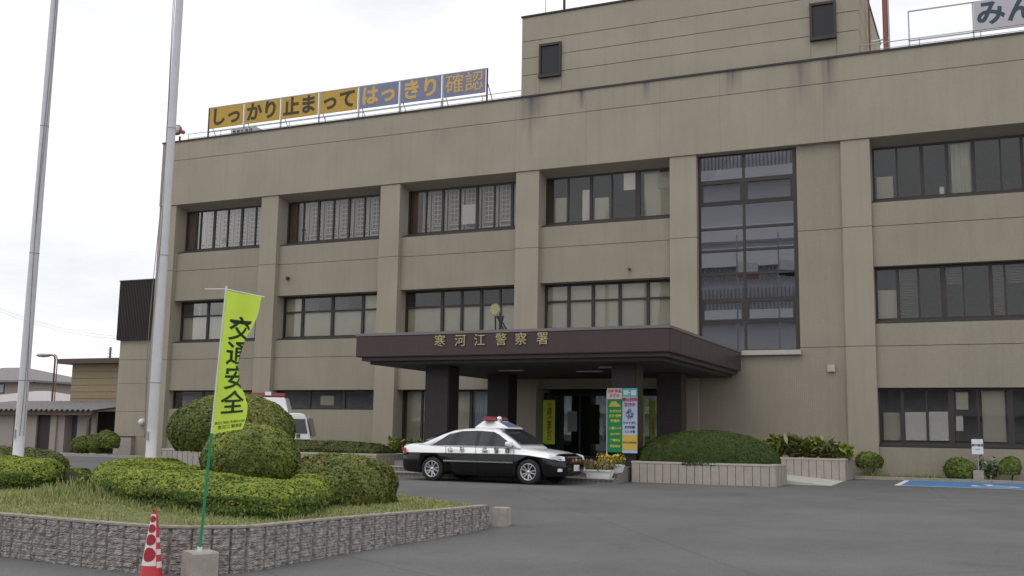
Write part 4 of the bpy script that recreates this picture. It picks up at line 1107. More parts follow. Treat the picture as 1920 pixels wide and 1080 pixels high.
# tufts in the bed
n = 3500; P = np.c_[r.uniform(-4.3, 1.6, n), -.75 + .5 * r.random(n)]; c = lump(np.c_[P, np.zeros(n)], 4, 3) > .1; P = P[c]
g2 = blades(P, np.full(len(P), .12), .05 + .12 * r.random(len(P)), .012)
go = quads_object('grass', np.concatenate([g1, g2]), g_grass, None)
tag(go, 'rough unmown grass with taller tufts at the foot of the hedges', 'grass', kind='stuff')

# ------------------------------------------------------------------ flagpoles
def flagpole(px, D, slot, ptop, label):
    b = onD(px, 852, D); x, y = b[0], b[1]; zb = .1
    e = empty('flagpole', (x, y, zb), 0, label, 'flagpole', 'white flagpoles on the island')
    q = MB(); prof = [(.0, 0), (.145, 0), (.145, .05), (.127, .06)]
    H = 15.0; 
    for k in range(13): prof.append((.127 - .045 * k / 12, .06 + (H - .06) * k / 12))
    prof.append((0, H)); q.lathe(prof, 20); q.build('pole', m_pole, e)
    for z in (2.3, 5.4, 8.6): MB().lathe([(.130 - .003 * z, z), (.136 - .003 * z, z + .012), (.130 - .003 * z, z + .03)], 20).build('joint_ring', m_steel, e)
    q = MB(); r = random.Random(px)
    for s in (.0, .05):
        pts = []
        for k in range(30): t = k / 29; z = 1.0 + t * 13.5; off = .13 + .10 * math.sin(t * 9 + s * 20) * (1 - t) ; pts.append((off * slot * .9 + s, -.10 - .03 * math.sin(t * 7), z))
        q.tube(pts, .009, 5)
    q.build('halyard', m_rope, e)
    q = MB(); q.box(-.02, .02, -.16, -.1, .95, 1.15); q.build('cleat', m_steel, e)
    return e
flagpole(34, 25.0, 1, 0, 'left of two tall white flagpoles, rising from behind the left hedge')
flagpole(283, 25.0, -1, 0, 'right of two tall white flagpoles, in front of the building corner')

# ------------------------------------------------------------------ banner in concrete foot
foot_p = onD(376, 1030, 12.5); gz = ground(foot_p[1])
bn_ = empty('banner_stand', (foot_p[0], foot_p[1], gz), 0, 'yellow green road safety banner on a green pole in a concrete foot', 'banner')
q = MB(); zt = foot_p[2] - .02 - gz
q.prism([(-.185, 0), (.185, 0), (.185, zt - .02), (.17, zt), (-.17, zt), (-.185, zt - .02)], 'Y', -.16, .16)
o = q.build('concrete_foot', m_concb, bn_); o.rotation_euler = (0, 0, rad(-30))
pt = onD(424, 542, 12.5) - np.array([foot_p[0], foot_p[1], gz]); pb = np.array([.012, -.03, zt])
q = MB(); q.tube([tuple(pb), tuple(pb + (pt - pb) * .45)], .0165, 10); q.build('lower_pole', m_lead, bn_)
q = MB(); q.tube([tuple(pb + (pt - pb) * .45), tuple(pt + (pt - pb) * .012)], .012, 10); q.build('upper_pole', m_white, bn_)
q = MB(); q.tube([tuple(pb - np.array([0, 0, .0])), tuple(pb + (pt - pb) / np.linalg.norm(pt - pb) * .05)], .028, 10); q.build('socket', m_white, bn_)
ctl = onD(384, 542, 12.75) - np.array([foot_p[0], foot_p[1], gz]); ctr = onD(496, 557, 12.3) - np.array([foot_p[0], foot_p[1], gz])
q = MB(); q.tube([tuple(ctl), tuple(pt), tuple(ctr)], .006, 6); q.build('cross_bar', m_white, bn_)
LW, LH = .47, 1.72
axis = (pb - pt) / np.linalg.norm(pb - pt)
dir0 = ctr - pt; dir0 /= np.linalg.norm(dir0)
side = np.cross(axis, dir0); side /= np.linalg.norm(side)     # out of the cloth plane
dir1 = np.cross(side, axis)
if side @ (CAM - foot_p) < 0: side = -side
def fold(s, amp, ph=0.0):
    n_ = 18; x = y = 0.
    for k in range(n_):
        u = (k + .5) / n_ * s / LW; th = amp * (u ** 1.4) - .22 * math.sin(u * 7 + ph)
        x += math.cos(th) * s / n_; y -= math.sin(th) * s / n_
    return x, y
LA, LB = float(dir1 @ RT), float(side @ RT)
def amp_for(w):
    lo_, hi_ = 0., 4.5
    for _ in range(18):
        m_ = (lo_ + hi_) / 2
        if max(fold(LW * q / 10, m_)[0] * LA + fold(LW * q / 10, m_)[1] * LB for q in range(1, 11)) > w: lo_ = m_
        else: hi_ = m_
    return lo_
KN = [(0, .42), (.1, .40), (.2, .34), (.35, .255), (.5, .21), (.62, .235), (.72, .30), (.82, .365), (.9, .355), (1, .32)]
KA = [amp_for(w) for _, w in KN]
def cloth(s, v):
    """s across from the pole (m), v down from the top (m) -> local position"""
    f = v / LH; amp = float(np.interp(f, [k[0] for k in KN], KA)); x, y = fold(s, amp, 0)
    base = dir0 * (1 - min(1, f * 3)) + dir1 * min(1, f * 3)
    return pt + axis * (v + .012 - .14 * f ** 3 * (x / LW)) + base * x + side * (y + .01 * math.sin(v * 11) * s / LW)
NS, NV = 26, 64; vs = []; fs = []
for j in range(NV + 1):
    for i in range(NS + 1): vs.append(tuple(cloth(LW * i / NS, LH * j / NV)))
fs = [(j * (NS + 1) + i, j * (NS + 1) + i + 1, (j + 1) * (NS + 1) + i + 1, (j + 1) * (NS + 1) + i) for j in range(NV) for i in range(NS)]
mc = bpy.data.materials.new('fluorescent_cloth'); mc.use_nodes = True; nt = mc.node_tree; b_ = nt.nodes['Principled BSDF']; b_.inputs['Base Color'].default_value = (.66, .88, .10, 1); b_.inputs['Roughness'].default_value = .7
tr = nt.nodes.new('ShaderNodeBsdfTranslucent'); tr.inputs[0].default_value = (.72, .92, .12, 1); x_ = nt.nodes.new('ShaderNodeMixShader'); x_.inputs[0].default_value = .45
nt.links.new(b_.outputs[0], x_.inputs[1]); nt.links.new(tr.outputs[0], x_.inputs[2]); nt.links.new(x_.outputs[0], nt.nodes['Material Output'].inputs[0])
q = MB(); q.add(vs, fs, 0, True); fl_ = q.build('flag', mc, bn_, fix=False)
m_ink = mat('dark_green_ink', (.02, .045, .02), .7)
def flag_text(body, size, sc_, vc, bold, sx=1.0, align='CENTER', line=1.0):
    o = text('lettering', body, size, Matrix.Identity(4), m_ink, fl_, depth=0, bold=bold, sx=sx, line=line)
    bm = bmesh.new(); bm.from_mesh(o.data); 
    for _ in range(3):
        ed = [e_ for e_ in bm.edges if e_.calc_length() > .035]
        if ed: bmesh.ops.subdivide_edges(bm, edges=ed, cuts=1)
        bmesh.ops.triangulate(bm, faces=bm.faces)
    for v_ in bm.verts:
        s = sc_ + v_.co.x; v = vc - v_.co.y; s = min(max(s, .005), LW - .004)
        p0 = cloth(s, v); nn_ = np.cross(cloth(s + .01, v) - p0, cloth(s, v + .01) - p0); nn_ /= np.linalg.norm(nn_) + 1e-9
        if nn_ @ side < 0 and True: nn_ = nn_
        t_ = cloth(.05, v); n0 = np.cross(cloth(.06, v) - t_, cloth(.05, v + .01) - t_); sgn = 1 if n0 @ side > 0 else -1
        v_.co = Vector(p0 + nn_ * sgn * .007)
    bm.to_mesh(o.data); bm.free()
for ch, vc, sz in (('交', .46, .31), ('通', .76, .31), ('安', 1.06, .31), ('全', 1.37, .31)): flag_text(ch, sz, .245, vc, .0045, 1.0)
flag_text('寒河江地区交通安全協会', .037, .24, 1.60, .0005)
flag_text('寒河江警察署', .052, .24, 1.66, .0005)

# ------------------------------------------------------------------ traffic cone with dotted sleeve
p = onD(288, 1000, 12.3); gz = ground(p[1]); zf = onD(287, 1081, 12.3)[2] - gz
cn_ = empty('traffic_cone', (p[0], p[1], gz), rad(8), 'red traffic cone with white dotted sleeve in front of the stone wall', 'traffic cone')
m_cr = mat('cone_red', (.46, .03, .035), .5); m_cw = mat('sleeve_white', (.72, .66, .64), .6); m_cd = mat('sleeve_red_dot', (.33, .018, .03), .5)
hc = onD(289, 956, 12.3)[2] - gz - zf
q = MB(); q.box(-.20, .20, -.20, .20, zf - .03, zf); q.build('base', m_cr, cn_, bevel=.01)
q = MB(); q.box(-.2, .2, -.2, .2, 0, zf - .031); q.build('weight', mat('rubber_weight', (.03, .03, .03), .9), cn_, bevel=.015)
R0, R1 = .128, .026
q = MB(); q.lathe([(R0 + .012, zf), (R0, zf + .02), (R1, zf + hc - .01), (R1 * .8, zf + hc), (R1 * .55, zf + hc), (R1 * .5, zf + hc - .05)], 28); q.build('cone_body', m_cr, cn_)
def cone_patch(a0, a1, z0, z1, ofs, mt, name, circ=None, par=None):
    vs = []; fs = []; na, nz_ = 16, 12
    if circ:
        ac, zc_, rc = circ; vs.append(None)
        Rz = lambda z: R0 + (R1 - R0) * (z - zf) / hc + ofs
        pts = [(ac, zc_)] + [(ac + rc * h * math.cos(t) / Rz(zc_), zc_ + rc * h * math.sin(t)) for h in (.2, .4, .6, .8, 1) for t in np.linspace(0, 2 * math.pi, 20, endpoint=False)]
        vs = [(Rz(z) * math.cos(a), Rz(z) * math.sin(a), z) for a, z in pts]; fs = [(0, 1 + k, 1 + (k + 1) % 20) for k in range(20)] + [(1 + q * 20 + k, 21 + q * 20 + k, 21 + q * 20 + (k + 1) % 20, 1 + q * 20 + (k + 1) % 20) for q in range(4) for k in range(20)]
    else:
        for i in range(na + 1):
            for j in range(nz_ + 1):
                a = a0 + (a1 - a0) * i / na; z = z0 + (z1 - z0) * j / nz_; R = R0 + (R1 - R0) * (z - zf) / hc + ofs; vs.append((R * math.cos(a), R * math.sin(a), z))
        fs = [(i * (nz_ + 1) + j, (i + 1) * (nz_ + 1) + j, (i + 1) * (nz_ + 1) + j + 1, i * (nz_ + 1) + j + 1) for i in range(na) for j in range(nz_)]
    q = MB(); q.add(vs, fs, 0, True); o = q.build(name, mt, par or cn_); return o
ta = math.atan2(CAM[1] - p[1], CAM[0] - p[0]) - rad(8)
slv = cone_patch(ta - 1.6, ta + .42, zf + .14, zf + hc - .05, .004, m_cw, 'sleeve')
for yy, rc in ((1039.7, .080), (1012.6, .064), (991.8, .048), (974.2, .038), (958.8, .011)):
    cone_patch(0, 0, 0, 0, .007, m_cd if yy > 960 else m_black, 'dot', circ=(ta - .42, onD(288, yy, 12.2)[2] - gz, rc), par=slv)
for (a_, b_) in ((.15, .24), (.34, .42), (.52, .59)):
    cone_patch(ta + .5, ta + 1.9, zf + a_ * hc, zf + b_ * hc, .004, m_cw, 'white_band')

# ------------------------------------------------------------------ posters and banners at the entrance
def nob(px0, px1, y0, y1, Y, label, build):
    a = onY(px0, y0, Y); b = onY(px1, y1, Y); e = empty('notice_banner', (a[0], Y, .45), 0, label, 'banner')
    w = b[0] - a[0]; z1 = a[2] - .45; z0 = b[2] - .45
    build(e, w, z0, z1); return e
m_grn = mat('green_banner_cloth', (.012, .22, .085), .7); m_lb = mat('pale_blue_banner_cloth', (.46, .52, .68), .7); m_pink = mat('pale_pink_cloth', (.72, .60, .60), .7)
m_redt = mat('dark_red_lettering', (.45, .03, .06), .6); m_yelt = mat('yellow_lettering', (.70, .66, .06), .6); m_navy = mat('navy_lettering', (.06, .07, .16), .6); m_yelb = mat('yellow_banner_cloth', (.60, .44, .08), .7); m_teal = mat('teal_banner_cloth', (.12, .52, .50), .7)
def b1(e, w, z0, z1):
    H = z1 - z0
    q = MB().box(0, w, 0, .01, z0, z1); f = q.build('cloth', m_grn, e)
    MB().box(.0, w, -.006, -.001, z1 - .17 * H, z1).build('heading_field', m_pink, f)
    text('lettering', '自転車盗\n多発中', w * .24, facing(w / 2, -.01, z1 - .085 * H), m_redt, f, depth=.001, bold=.002, line=1.25)
    q = MB(); q.prism([(w * .1, z1 - .29 * H), (w * .9, z1 - .29 * H), (w * .86, z1 - .25 * H), (w * .7, z1 - .24 * H), (w * .62, z1 - .205 * H), (w * .32, z1 - .205 * H), (w * .2, z1 - .25 * H)], 'Y', -.006, -.001); q.build('car_picture', m_yelb, f)
    text('lettering', 'カギかけ\n防犯登録\n徹底中', w * .2, facing(w * .56, -.01, z1 - .44 * H), m_yelt, f, depth=.001, bold=.003, line=1.55)
    text('lettering', '二重ロック\n必ず施錠\n交通安全\n防犯協会', w * .165, facing(w * .56, -.01, z1 - .77 * H), m_yelt, f, depth=.001, bold=.002, line=2.3)
def b2(e, w, z0, z1):
    H = z1 - z0
    f = MB().box(0, w, 0, .01, z0, z1).build('cloth', m_lb, e)
    MB().box(.0, w, -.006, -.001, z1 - .13 * H, z1).build('heading_field', m_teal, f)
    q = MB(); q.box(w * .1, w * .4, -.009, -.0065, z1 - .10 * H, z1 - .03 * H); q.box(w * .6, w * .92, -.009, -.0065, z1 - .11 * H, z1 - .03 * H); q.box(w * .4, w * .6, -.009, -.0065, z1 - .075 * H, z1 - .06 * H); q.build('glasses_picture', m_white, f)
    text('lettering', '振込詐欺\n警戒中', w * .25, facing(w * .5, -.01, z1 - .22 * H), m_redt, f, depth=.001, bold=.003, line=1.3)
    q = MB(); r = random.Random(3)
    for k in range(9):
        t0 = k * .7; q.tube([(w * .5 + .3 * w * math.cos(t0) * r.uniform(.4, 1), -.008, z1 - .40 * H + .09 * H * math.sin(t0)), (w * .5 + .3 * w * math.cos(t0 + 2.2), -.008, z1 - .40 * H + .09 * H * math.sin(t0 + 2.2) * r.uniform(.4, 1))], .008, 4)
    q.build('line_drawing', m_navy, f)
    text('lettering', 'あわてずに\nまず相談\n１１０番', w * .18, facing(w / 2, -.01, z1 - .605 * H), m_navy, f, depth=.001, bold=.003, line=1.5)
    MB().box(.0, w, -.006, -.001, z0 + .05 * H, z0 + .28 * H).build('lower_field', m_yelb, f)
    text('lettering', '寒河江警察署', w * .15, facing(w / 2, -.01, z0 + .16 * H), m_brt, f, depth=.001)
nob(1138.5, 1166, 728, 848, -8.05, 'green banner with yellow lettering in front of the brown pillar', b1)
nob(1166.8, 1195, 728, 850, -8.03, 'pale blue banner with yellow foot beside the green banner', b2)
a = onY(1138, 840, -8.0); e = empty('banner_pole', (a[0], -8.0, .45), 0, 'white banner pole standing behind the green banner', 'pole'); MB().tube([(0, 0, 0), (0, 0, 2.25)], .02, 8).build('pole', m_white, e)
def bg(col, ink):
    def f(e, w, z0, z1):
        g = MB().box(0, w, 0, .012, z0, z1).build('cloth', col, e)
        text('lettering', '交\n通\n死\n亡\n事\n故\nゼ\nロ', w * .42, facing(w * .55, -.01, (z0 + z1) / 2), ink, g, depth=.001, bold=.004, line=.82)
        MB().tube([(-.01, 0, 0), (-.01, 0, z1 + .05)], .013, 6).build('pole', m_black, e)
    return f
m_yg = mat('yellow_green_cloth', (.42, .62, .03), .7); m_yg2 = mat('shaded_green_cloth', (.33, .5, .03), .7)
nob(1018, 1040, 750, 833, -1.0, 'yellow green vertical banner with dark red lettering left of the glass doors', bg(m_yg, m_redt))
nob(1197, 1209, 742, 850, -2.0, 'narrow green banner just right of the poster banners', bg(m_yg, m_navy))
nob(1219, 1229, 750, 850, -2.2, 'narrow green banner beside the rear right brown pillar', bg(m_yg2, m_redt))

# flower pots
def flowerpot(px, y, Y, z, w, label, petals, seed):
    p = onY(px, y, Y); e = empty('flower_pot', (p[0], Y, z), 0, label, 'flower pot', 'flower troughs by the steps')
    q = MB(); q.add([(-w * .42, -.13, 0), (w * .42, -.13, 0), (w * .42, .13, 0), (-w * .42, .13, 0), (-w / 2, -.17, .22), (w / 2, -.17, .22), (w / 2, .17, .22), (-w / 2, .17, .22)],
                    [(0, 3, 2, 1), (0, 1, 5, 4), (1, 2, 6, 5), (2, 3, 7, 6), (3, 0, 4, 7)]); q.box(-w / 2 - .02, w / 2 + .02, -.19, -.17, .19, .235); q.build('trough', m_white, e)
    MB().box(-w * .46, w * .46, -.15, .15, .15, .19).build('soil', m_soil, e)
    r = np.random.default_rng(seed); n = 420; P = np.c_[r.uniform(-w / 2, w / 2, n), r.uniform(-.2, .2, n), .2 + .26 * r.random(n)]; quads_object('foliage', dirs_to_quads(P, r.normal(size=(n, 3)), .05), g_bush, e)
    n = 130; P = np.c_[r.uniform(-w / 2 - .05, w / 2 + .05, n), r.uniform(-.24, .2, n), .30 + .22 * r.random(n)]; quads_object('flowers', dirs_to_quads(P, np.c_[r.normal(size=(n, 2)) * .3 - [0, .6], np.ones(n)], .062, .7, 1.1), petals, e)
flowerpot(1124, 890, -9.72, .15, .78, 'white trough of fading pink flowers on the bottom step near the patrol car', leaf_mat('faded_petal', [(.20, .11, .05), (.32, .14, .12)]), 5)
flowerpot(1146, 880, -9.25, .30, .72, 'white trough of yellow flowers in front of the poster banners', g_yel, 6)

# ------------------------------------------------------------------ patrol car
m_cwhite = mat('car_white_paint', (.86, .86, .88), .22, coat=.6, spec=.5)
m_cblack = mat('car_black_paint', (.006, .006, .007), .22, coat=.25, spec=.35)
m_cglass = mat('car_glass', (.035, .042, .042), .06, spec=.55, noise=.2, nscale=2)
m_tyre = mat('tyre_rubber', (.025, .025, .025), .85); m_alloy = mat('alloy_silver', (.62, .62, .64), .3, .8)
m_chrome = mat('chrome_trim', (.70, .70, .72), .15, .9); m_lamp = mat('headlamp_lens', (.80, .82, .86), .08, .0, spec=.9); m_tail = mat('tail_lamp_red', (.50, .02, .02), .2)
m_rlens = mat('red_beacon_lens', (.30, .055, .065), .25, spec=.6); m_orangel = mat('amber_lens', (.6, .2, .02), .3); m_bluep = mat('blue_grey_panel', (.13, .16, .30), .4)

def interp(x, T):
    return float(np.interp(x, [t[0] for t in T], [t[1] for t in T]))
def apply_cut(o, cutters):
    for c in cutters:
        md = o.modifiers.new('cut', 'BOOLEAN'); md.operation = 'DIFFERENCE'; md.object = c; md.solver = 'EXACT'
    dg = bpy.context.evaluated_depsgraph_get(); me = bpy.data.meshes.new_from_object(o.evaluated_get(dg)); o.modifiers.clear(); o.data = me
    for c in cutters: bpy.data.objects.remove(c)
def wheel(parent, x, y, R, side, wr=.23):
    e = empty('wheel', (x, y, R)); e.parent = parent
    q = MB(); q.lathe([(R * .66, -.1), (R * .9, -.112), (R * .98, -.09), (R, -.05), (R, .05), (R * .98, .09), (R * .9, .112), (R * .66, .1)], 36, axis='Y'); q.build('tyre', m_tyre, e)
    q = MB(); s = side
    q.lathe([(R * .68, s * .105), (R * .64, s * .112), (R * .60, s * .09), (R * .59, s * .02)], 32, axis='Y')
    for k in range(5):
        for dt in (-.17, .17):
            t = 2 * math.pi * k / 5 + dt; t2 = 2 * math.pi * k / 5 + dt * 1.5
            a = Vector((R * .12 * math.cos(t), s * .085, R * .12 * math.sin(t))); b = Vector((R * .62 * math.cos(t2), s * .10, R * .62 * math.sin(t2)))
            n_ = Vector((-math.sin(t), 0, math.cos(t))) * .017
            d_ = Vector((0, s * .012, 0))
            vs = [a - n_ - d_, a + n_ - d_, b + n_ * 1.1 - d_, b - n_ * 1.1 - d_, a - n_ + d_, a + n_ + d_, b + n_ * 1.1 + d_, b - n_ * 1.1 + d_]
            q.add(vs, [(0, 1, 2, 3), (4, 7, 6, 5), (0, 4, 5, 1), (1, 5, 6, 2), (2, 6, 7, 3), (3, 7, 4, 0)])
    q.lathe([(0, s * .11), (R * .14, s * .105), (R * .16, s * .08)], 14, axis='Y')
    q.build('rim', m_alloy, e)
    q = MB(); q.lathe([(0, s * .03), (R * .62, s * .03)], 20, axis='Y'); q.build('brake_disc', m_black, e)
    return e

def patrol_car():
    e = empty('patrol_car', (0, 0, 0), 0, 'black and white police sedan with red roof beacon parked before the entrance steps', 'car')
    # stations: x, top z, half width, bottom z
    ST = [(-2.42, .62, .62, .42), (-2.40, .86, .74, .33), (-2.34, .99, .80, .26), (-2.15, 1.02, .86, .22), (-1.8, 1.02, .885, .20), (-1.2, 1.00, .895, .19), (-.4, .985, .90, .18), (.4, .975, .90, .18), (1.0, .965, .895, .19), (1.45, .925, .89, .19),
          (1.9, .865, .875, .20), (2.15, .81, .83, .21), (2.30, .75, .75, .24), (2.38, .66, .62, .30), (2.40, .52, .52, .40)]
    SB = [(-2.42, .77), (-1, .775), (0, .785), (1.0, .785), (1.6, .76), (2.2, .66), (2.42, .50)]
    rings = []; 
    for (x, zt, w, zb) in ST:
        zs = min(interp(x, SB), zt - .055)
        half = [(0, zt), (w * .55, zt - .008), (w * .84, zt - .03), (w * .95, zt - .07 if zt - .07 > zs + .02 else zs + .02), (w * .985, zs + .008), (w, zs - .01), (w * 1.0, (zs + zb) / 2 + .03), (w * .985, zb + .12), (w * .93, zb + .01), (w * .6, zb), (0, zb)]
        rings.append([(x, y, z) for y, z in half] + [(x, -y, z) for y, z in reversed(half[1:-1])])
    n = len(rings[0]); q = MB(); vs = [p for r in rings for p in r]
    fs = []; 
    q.add(vs, [])
    for i in range(len(rings) - 1):
        for k in range(n):
            q.f.append((i * n + k, i * n + (k + 1) % n, (i + 1) * n + (k + 1) % n, (i + 1) * n + k))
            kk = k if k < 10 else 19 - k
            q.m.append(0 if (kk <= 3 or kk == 4) and ST[i][0] < 2.1 else 1); q.sm.append(True)
    q.f.append(tuple(range(n))); q.m.append(1); q.sm.append(False); q.f.append(tuple((len(rings) - 1) * n + k for k in range(n))[::-1]); q.m.append(1); q.sm.append(False)
    body = q.build('body', [m_cwhite, m_cblack, m_black], e)
    cut = []
    for x in (-1.38, 1.47):
        for s in (-1, 1):
            c = MB().lathe([(0, s * .62), (.375, s * .62), (.375, s * 1.2), (0, s * 1.2)], 32, (x, 0, .335), 'Y', smooth=False).build('cutter', [m_cwhite, m_cblack, m_black]); 
            for pl_ in c.data.polygons: pl_.material_index = 2
            cut.append(c)
    apply_cut(body, cut)
    # greenhouse
    PR = [(-1.86, 1.005), (-1.55, 1.13), (-1.2, 1.29), (-.9, 1.39), (-.6, 1.435), (-.2, 1.455), (.2, 1.45), (.45, 1.42), (.65, 1.34), (.93, 1.18), (1.2, .985)]
    q = MB(); R_ = []
    def yw_(z): return .825 - (z - .95) * .42
    for (x, zt) in PR:
        zt_ = zt; zl = .94
        half = [(0, zt_), (max(.05, yw_(zt_) - .20), zt_ - .004), (yw_(zt_) - .07, zt_ - .022), (yw_(max(zt_ - .07, zl + .01)), max(zt_ - .07, zl + .01)), (yw_(zl) , zl - .02), (0, zl - .02)]
        R_.append([(x, y, z) for y, z in half] + [(x, -y, z) for y, z in reversed(half[1:-1])])
    n = len(R_[0]); q.add([p for r in R_ for p in r], [])
    for i in range(len(R_) - 1):
        for k in range(n): q.f.append((i * n + k, i * n + (k + 1) % n, (i + 1) * n + (k + 1) % n, (i + 1) * n + k)); q.m.append(0); q.sm.append(True)
    q.f.append(tuple(range(n))); q.m.append(0); q.sm.append(False); q.f.append(tuple((len(R_) - 1) * n + k for k in range(n))[::-1]); q.m.append(0); q.sm.append(False)
    roof = q.build('roof', m_cwhite, e)
    def sidepoly(pts, s, ofs=.010, name='side_window', mt=m_cglass, th=None):
        # follows the lofted side; slanted plane approx
        v = [(x, s * (yw_(z) + ofs - .0), z) for x, z in pts]; q = MB(); q.add(v, [tuple(range(len(v)))]); return q.build(name, mt, e, fix=False)
    for s in (-1, 1):
        sidepoly([(-1.42, .965), (-.12, .975), (-.12, 1.378), (-.60, 1.365), (-.98, 1.275)], s)
        sidepoly([(-.04, .975), (1.02, .965), (.82, 1.11), (.54, 1.285), (.37, 1.352), (-.04, 1.378)], s)
        q = MB(); q.add([(x, s * (yw_(z) + .014), z) for x, z in ((-.13, .97), (-.03, .97), (-.03, 1.365), (-.13, 1.365))], [(0, 1, 2, 3)]); q.build('door_pillar', m_black, e, fix=False)
        q = MB(); q.tube([(x, s * (yw_(z) + .012), z) for x, z in ((-1.46, .955), (-.97, 1.262), (-.56, 1.36), (-.08, 1.378), (.36, 1.35), (.54, 1.28), (.84, 1.10), (1.10, .955), (-1.46, .955))], .006, 5); q.build('window_trim', m_chrome, e)
        q = MB(); q.box(-1.02, 1.03, s * .902 - .012, s * .902 + .012, .54, .575); q.build('side_moulding', m_chrome, e)
        for x in (-.96, -.06, 1.06):
            q = MB(); q.box(x - .004, x + .004, s * .901 - .003, s * .901 + .003, .26, .94); q.build('door_gap', m_black, e)
        for x in (-.80, .12):
            q = MB(); q.tube([(x, s * .90, .86), (x + .04, s * .925, .86), (x + .17, s * .925, .86), (x + .21, s * .90, .86)], .013, 6); q.build('door_handle', m_cwhite, e)
        q = MB(); q.lathe([(0, 0), (.07, .01), (.095, .05), (.09, .11), (.0, .13)], 12); o = q.build('wing_mirror', m_cwhite, e); o.location = (.93, s * .93, .955); o.scale = (1.0, 1.45, 1.2)
        q = MB(); q.add([(2.02, s * .868, .80), (2.24, s * .790, .76), (2.345, s * .62, .735), (2.36, s * .62, .63), (2.27, s * .800, .635), (2.06, s * .868, .70)], [(0, 1, 2, 3, 4, 5)]); h = q.build('headlight', m_lamp, e, fix=False)
        # push slightly outside
        for v_ in h.data.vertices: v_.co.x += .022; v_.co.y += s * .012
        q = MB(); q.lathe([(0, .03), (.045, .02), (.05, 0)], 12, (2.29, 0, 0), 'X'); q = MB(); q.box(2.20, 2.335, s * .70 - .075, s * .70 + .075, .355, .43); q.build('fog_lamp', m_lamp, e)
        q = MB(); q.add([(-2.42, s * .60, .86), (-2.38, s * .80, .90), (-2.18, s * .872, .88), (-2.17, s * .880, .72), (-2.38, s * .82, .69), (-2.43, s * .62, .69)], [(0, 1, 2, 3, 4, 5)]); t = q.build('tail_light', m_tail, e, fix=False)
        for v_ in t.data.vertices: v_.co.x -= .012; v_.co.y += s * .016
        M = facing(.02, -.915, .865) if s < 0 else Matrix.Translation((.02, .915, .865)) @ Matrix.Rotation(math.pi, 4, 'Z') @ Matrix.Rotation(rad(90), 4, 'X')
        for ch, x in zip('山形県警察', (-.62, -.26, .42, .76, 1.08)):
            xx = x - .2
            MM = Matrix.Translation(((xx if s < 0 else -xx), s * .906, .85)) @ (Matrix.Rotation(math.pi, 4, 'Z') if s > 0 else Matrix.Identity(4)) @ Matrix.Rotation(rad(90), 4, 'X')
            text('lettering', ch, .155, MM, m_black, e, depth=.002, bold=.002)
    # glass front and rear
    q = MB(); q.add([(.48, -.60, 1.425), (.48, .60, 1.425), (1.19, .74, 1.01), (1.19, -.74, 1.01)], [(0, 1, 2, 3)]); o = q.build('windscreen', m_cglass, e, fix=False)
    for v_ in o.data.vertices: v_.co.x += .03; v_.co.z += .03
    q = MB(); q.add([(-.95, -.60, 1.36), (-.95, .60, 1.36), (-1.72, .68, 1.065), (-1.72, -.68, 1.065)], [(0, 1, 2, 3)]); o = q.build('rear_window', m_cglass, e, fix=False)
    for v_ in o.data.vertices: v_.co.x -= .02; v_.co.z += .03
    q = MB(); q.box(2.33, 2.405, -.42, .42, .54, .70)
    for k in range(5): q.box(2.40, 2.412, -.40, .40, .555 + k * .03, .565 + k * .03)
    q.build('grille', m_black, e)
    q = MB(); q.tube([(2.385, -.46, .72), (2.43, 0, .725), (2.385, .46, .72)], .014, 6); q.build('grille_trim', m_chrome, e)
    q = MB(); q.lathe([(0, 2.44), (.045, 2.435), (.05, 2.41)], 14, (0, 0, .64), 'X'); q.build('front_badge', m_gold, e)
    for s in (-1, 1):
        q = MB(); q.lathe([(0, 2.45), (.05, 2.44), (.055, 2.40)], 12, (0, s * .22, .62), 'X'); q.build('grille_beacon', m_rlens, e)
    np_ = MB().box(2.42, 2.435, -.17, .17, .36, .52).build('number_plate', m_white, e)
    text('lettering', '・・37', .11, Matrix.Translation((2.437, 0, .43)) @ Matrix.Rotation(rad(90), 4, 'Z') @ Matrix.Rotation(rad(90), 4, 'X'), mat('plate_green', (.02, .15, .06), .6), np_, depth=.001)
    for x in (-1.38, 1.47):
        for s in (-1, 1): wheel(e, x, s * .785, .325, s)
    # roof beacon box and bar
    bx = MB(); bx.add([(-.34, -.44, 1.44), (.66, -.44, 1.435), (.66, .44, 1.435), (-.34, .44, 1.44), (-.16, -.30, 1.645), (.26, -.30, 1.645), (.26, .30, 1.645), (-.16, .30, 1.645), (-.34, -.44, 1.47), (.66, -.44, 1.46), (.66, .44, 1.46), (-.34, .44, 1.47)],
                    [(0, 3, 2, 1), (0, 1, 9, 8), (1, 2, 10, 9), (2, 3, 11, 10), (3, 0, 8, 11), (8, 9, 5, 4), (9, 10, 6, 5), (10, 11, 7, 6), (11, 8, 4, 7), (4, 5, 6, 7)])
    b = bx.build('beacon_box', m_cwhite, e, bevel=.01)
    q = MB(); q.add([(.31, -.26, 1.626), (.60, -.35, 1.495), (.60, .35, 1.495), (.31, .26, 1.626)], [(0, 1, 2, 3)]); q.build('display_panel', m_bluep, b, fix=False)
    q = MB(); q.box(-.02, .12, -.46, .46, 1.645, 1.66); q.build('bar_base', m_black, e)
    for (y0, y1, mt_) in ((-.46, -.09, m_rlens), (-.085, .085, m_chrome), (.09, .46, m_rlens)):
        q = MB(); q.prism([(-.10, 1.66), (.20, 1.66), (.19, 1.72), (.12, 1.765), (-.02, 1.765), (-.09, 1.72)], 'Y', y0, y1); q.build('beacon', mt_, e)
    q = MB(); q.lathe([(0, .10), (.07, .09), (.085, .0)], 12, (0, 0, 0), 'X'); o = q.build('siren_horn', m_chrome, e); o.location = (.22, -.15, 1.70)
    for x0 in (.0, .1): pass
    q = MB(); q.box(-.01, .11, -.3, .3, 1.62, 1.646); q.build('bar_foot', m_chrome, e)
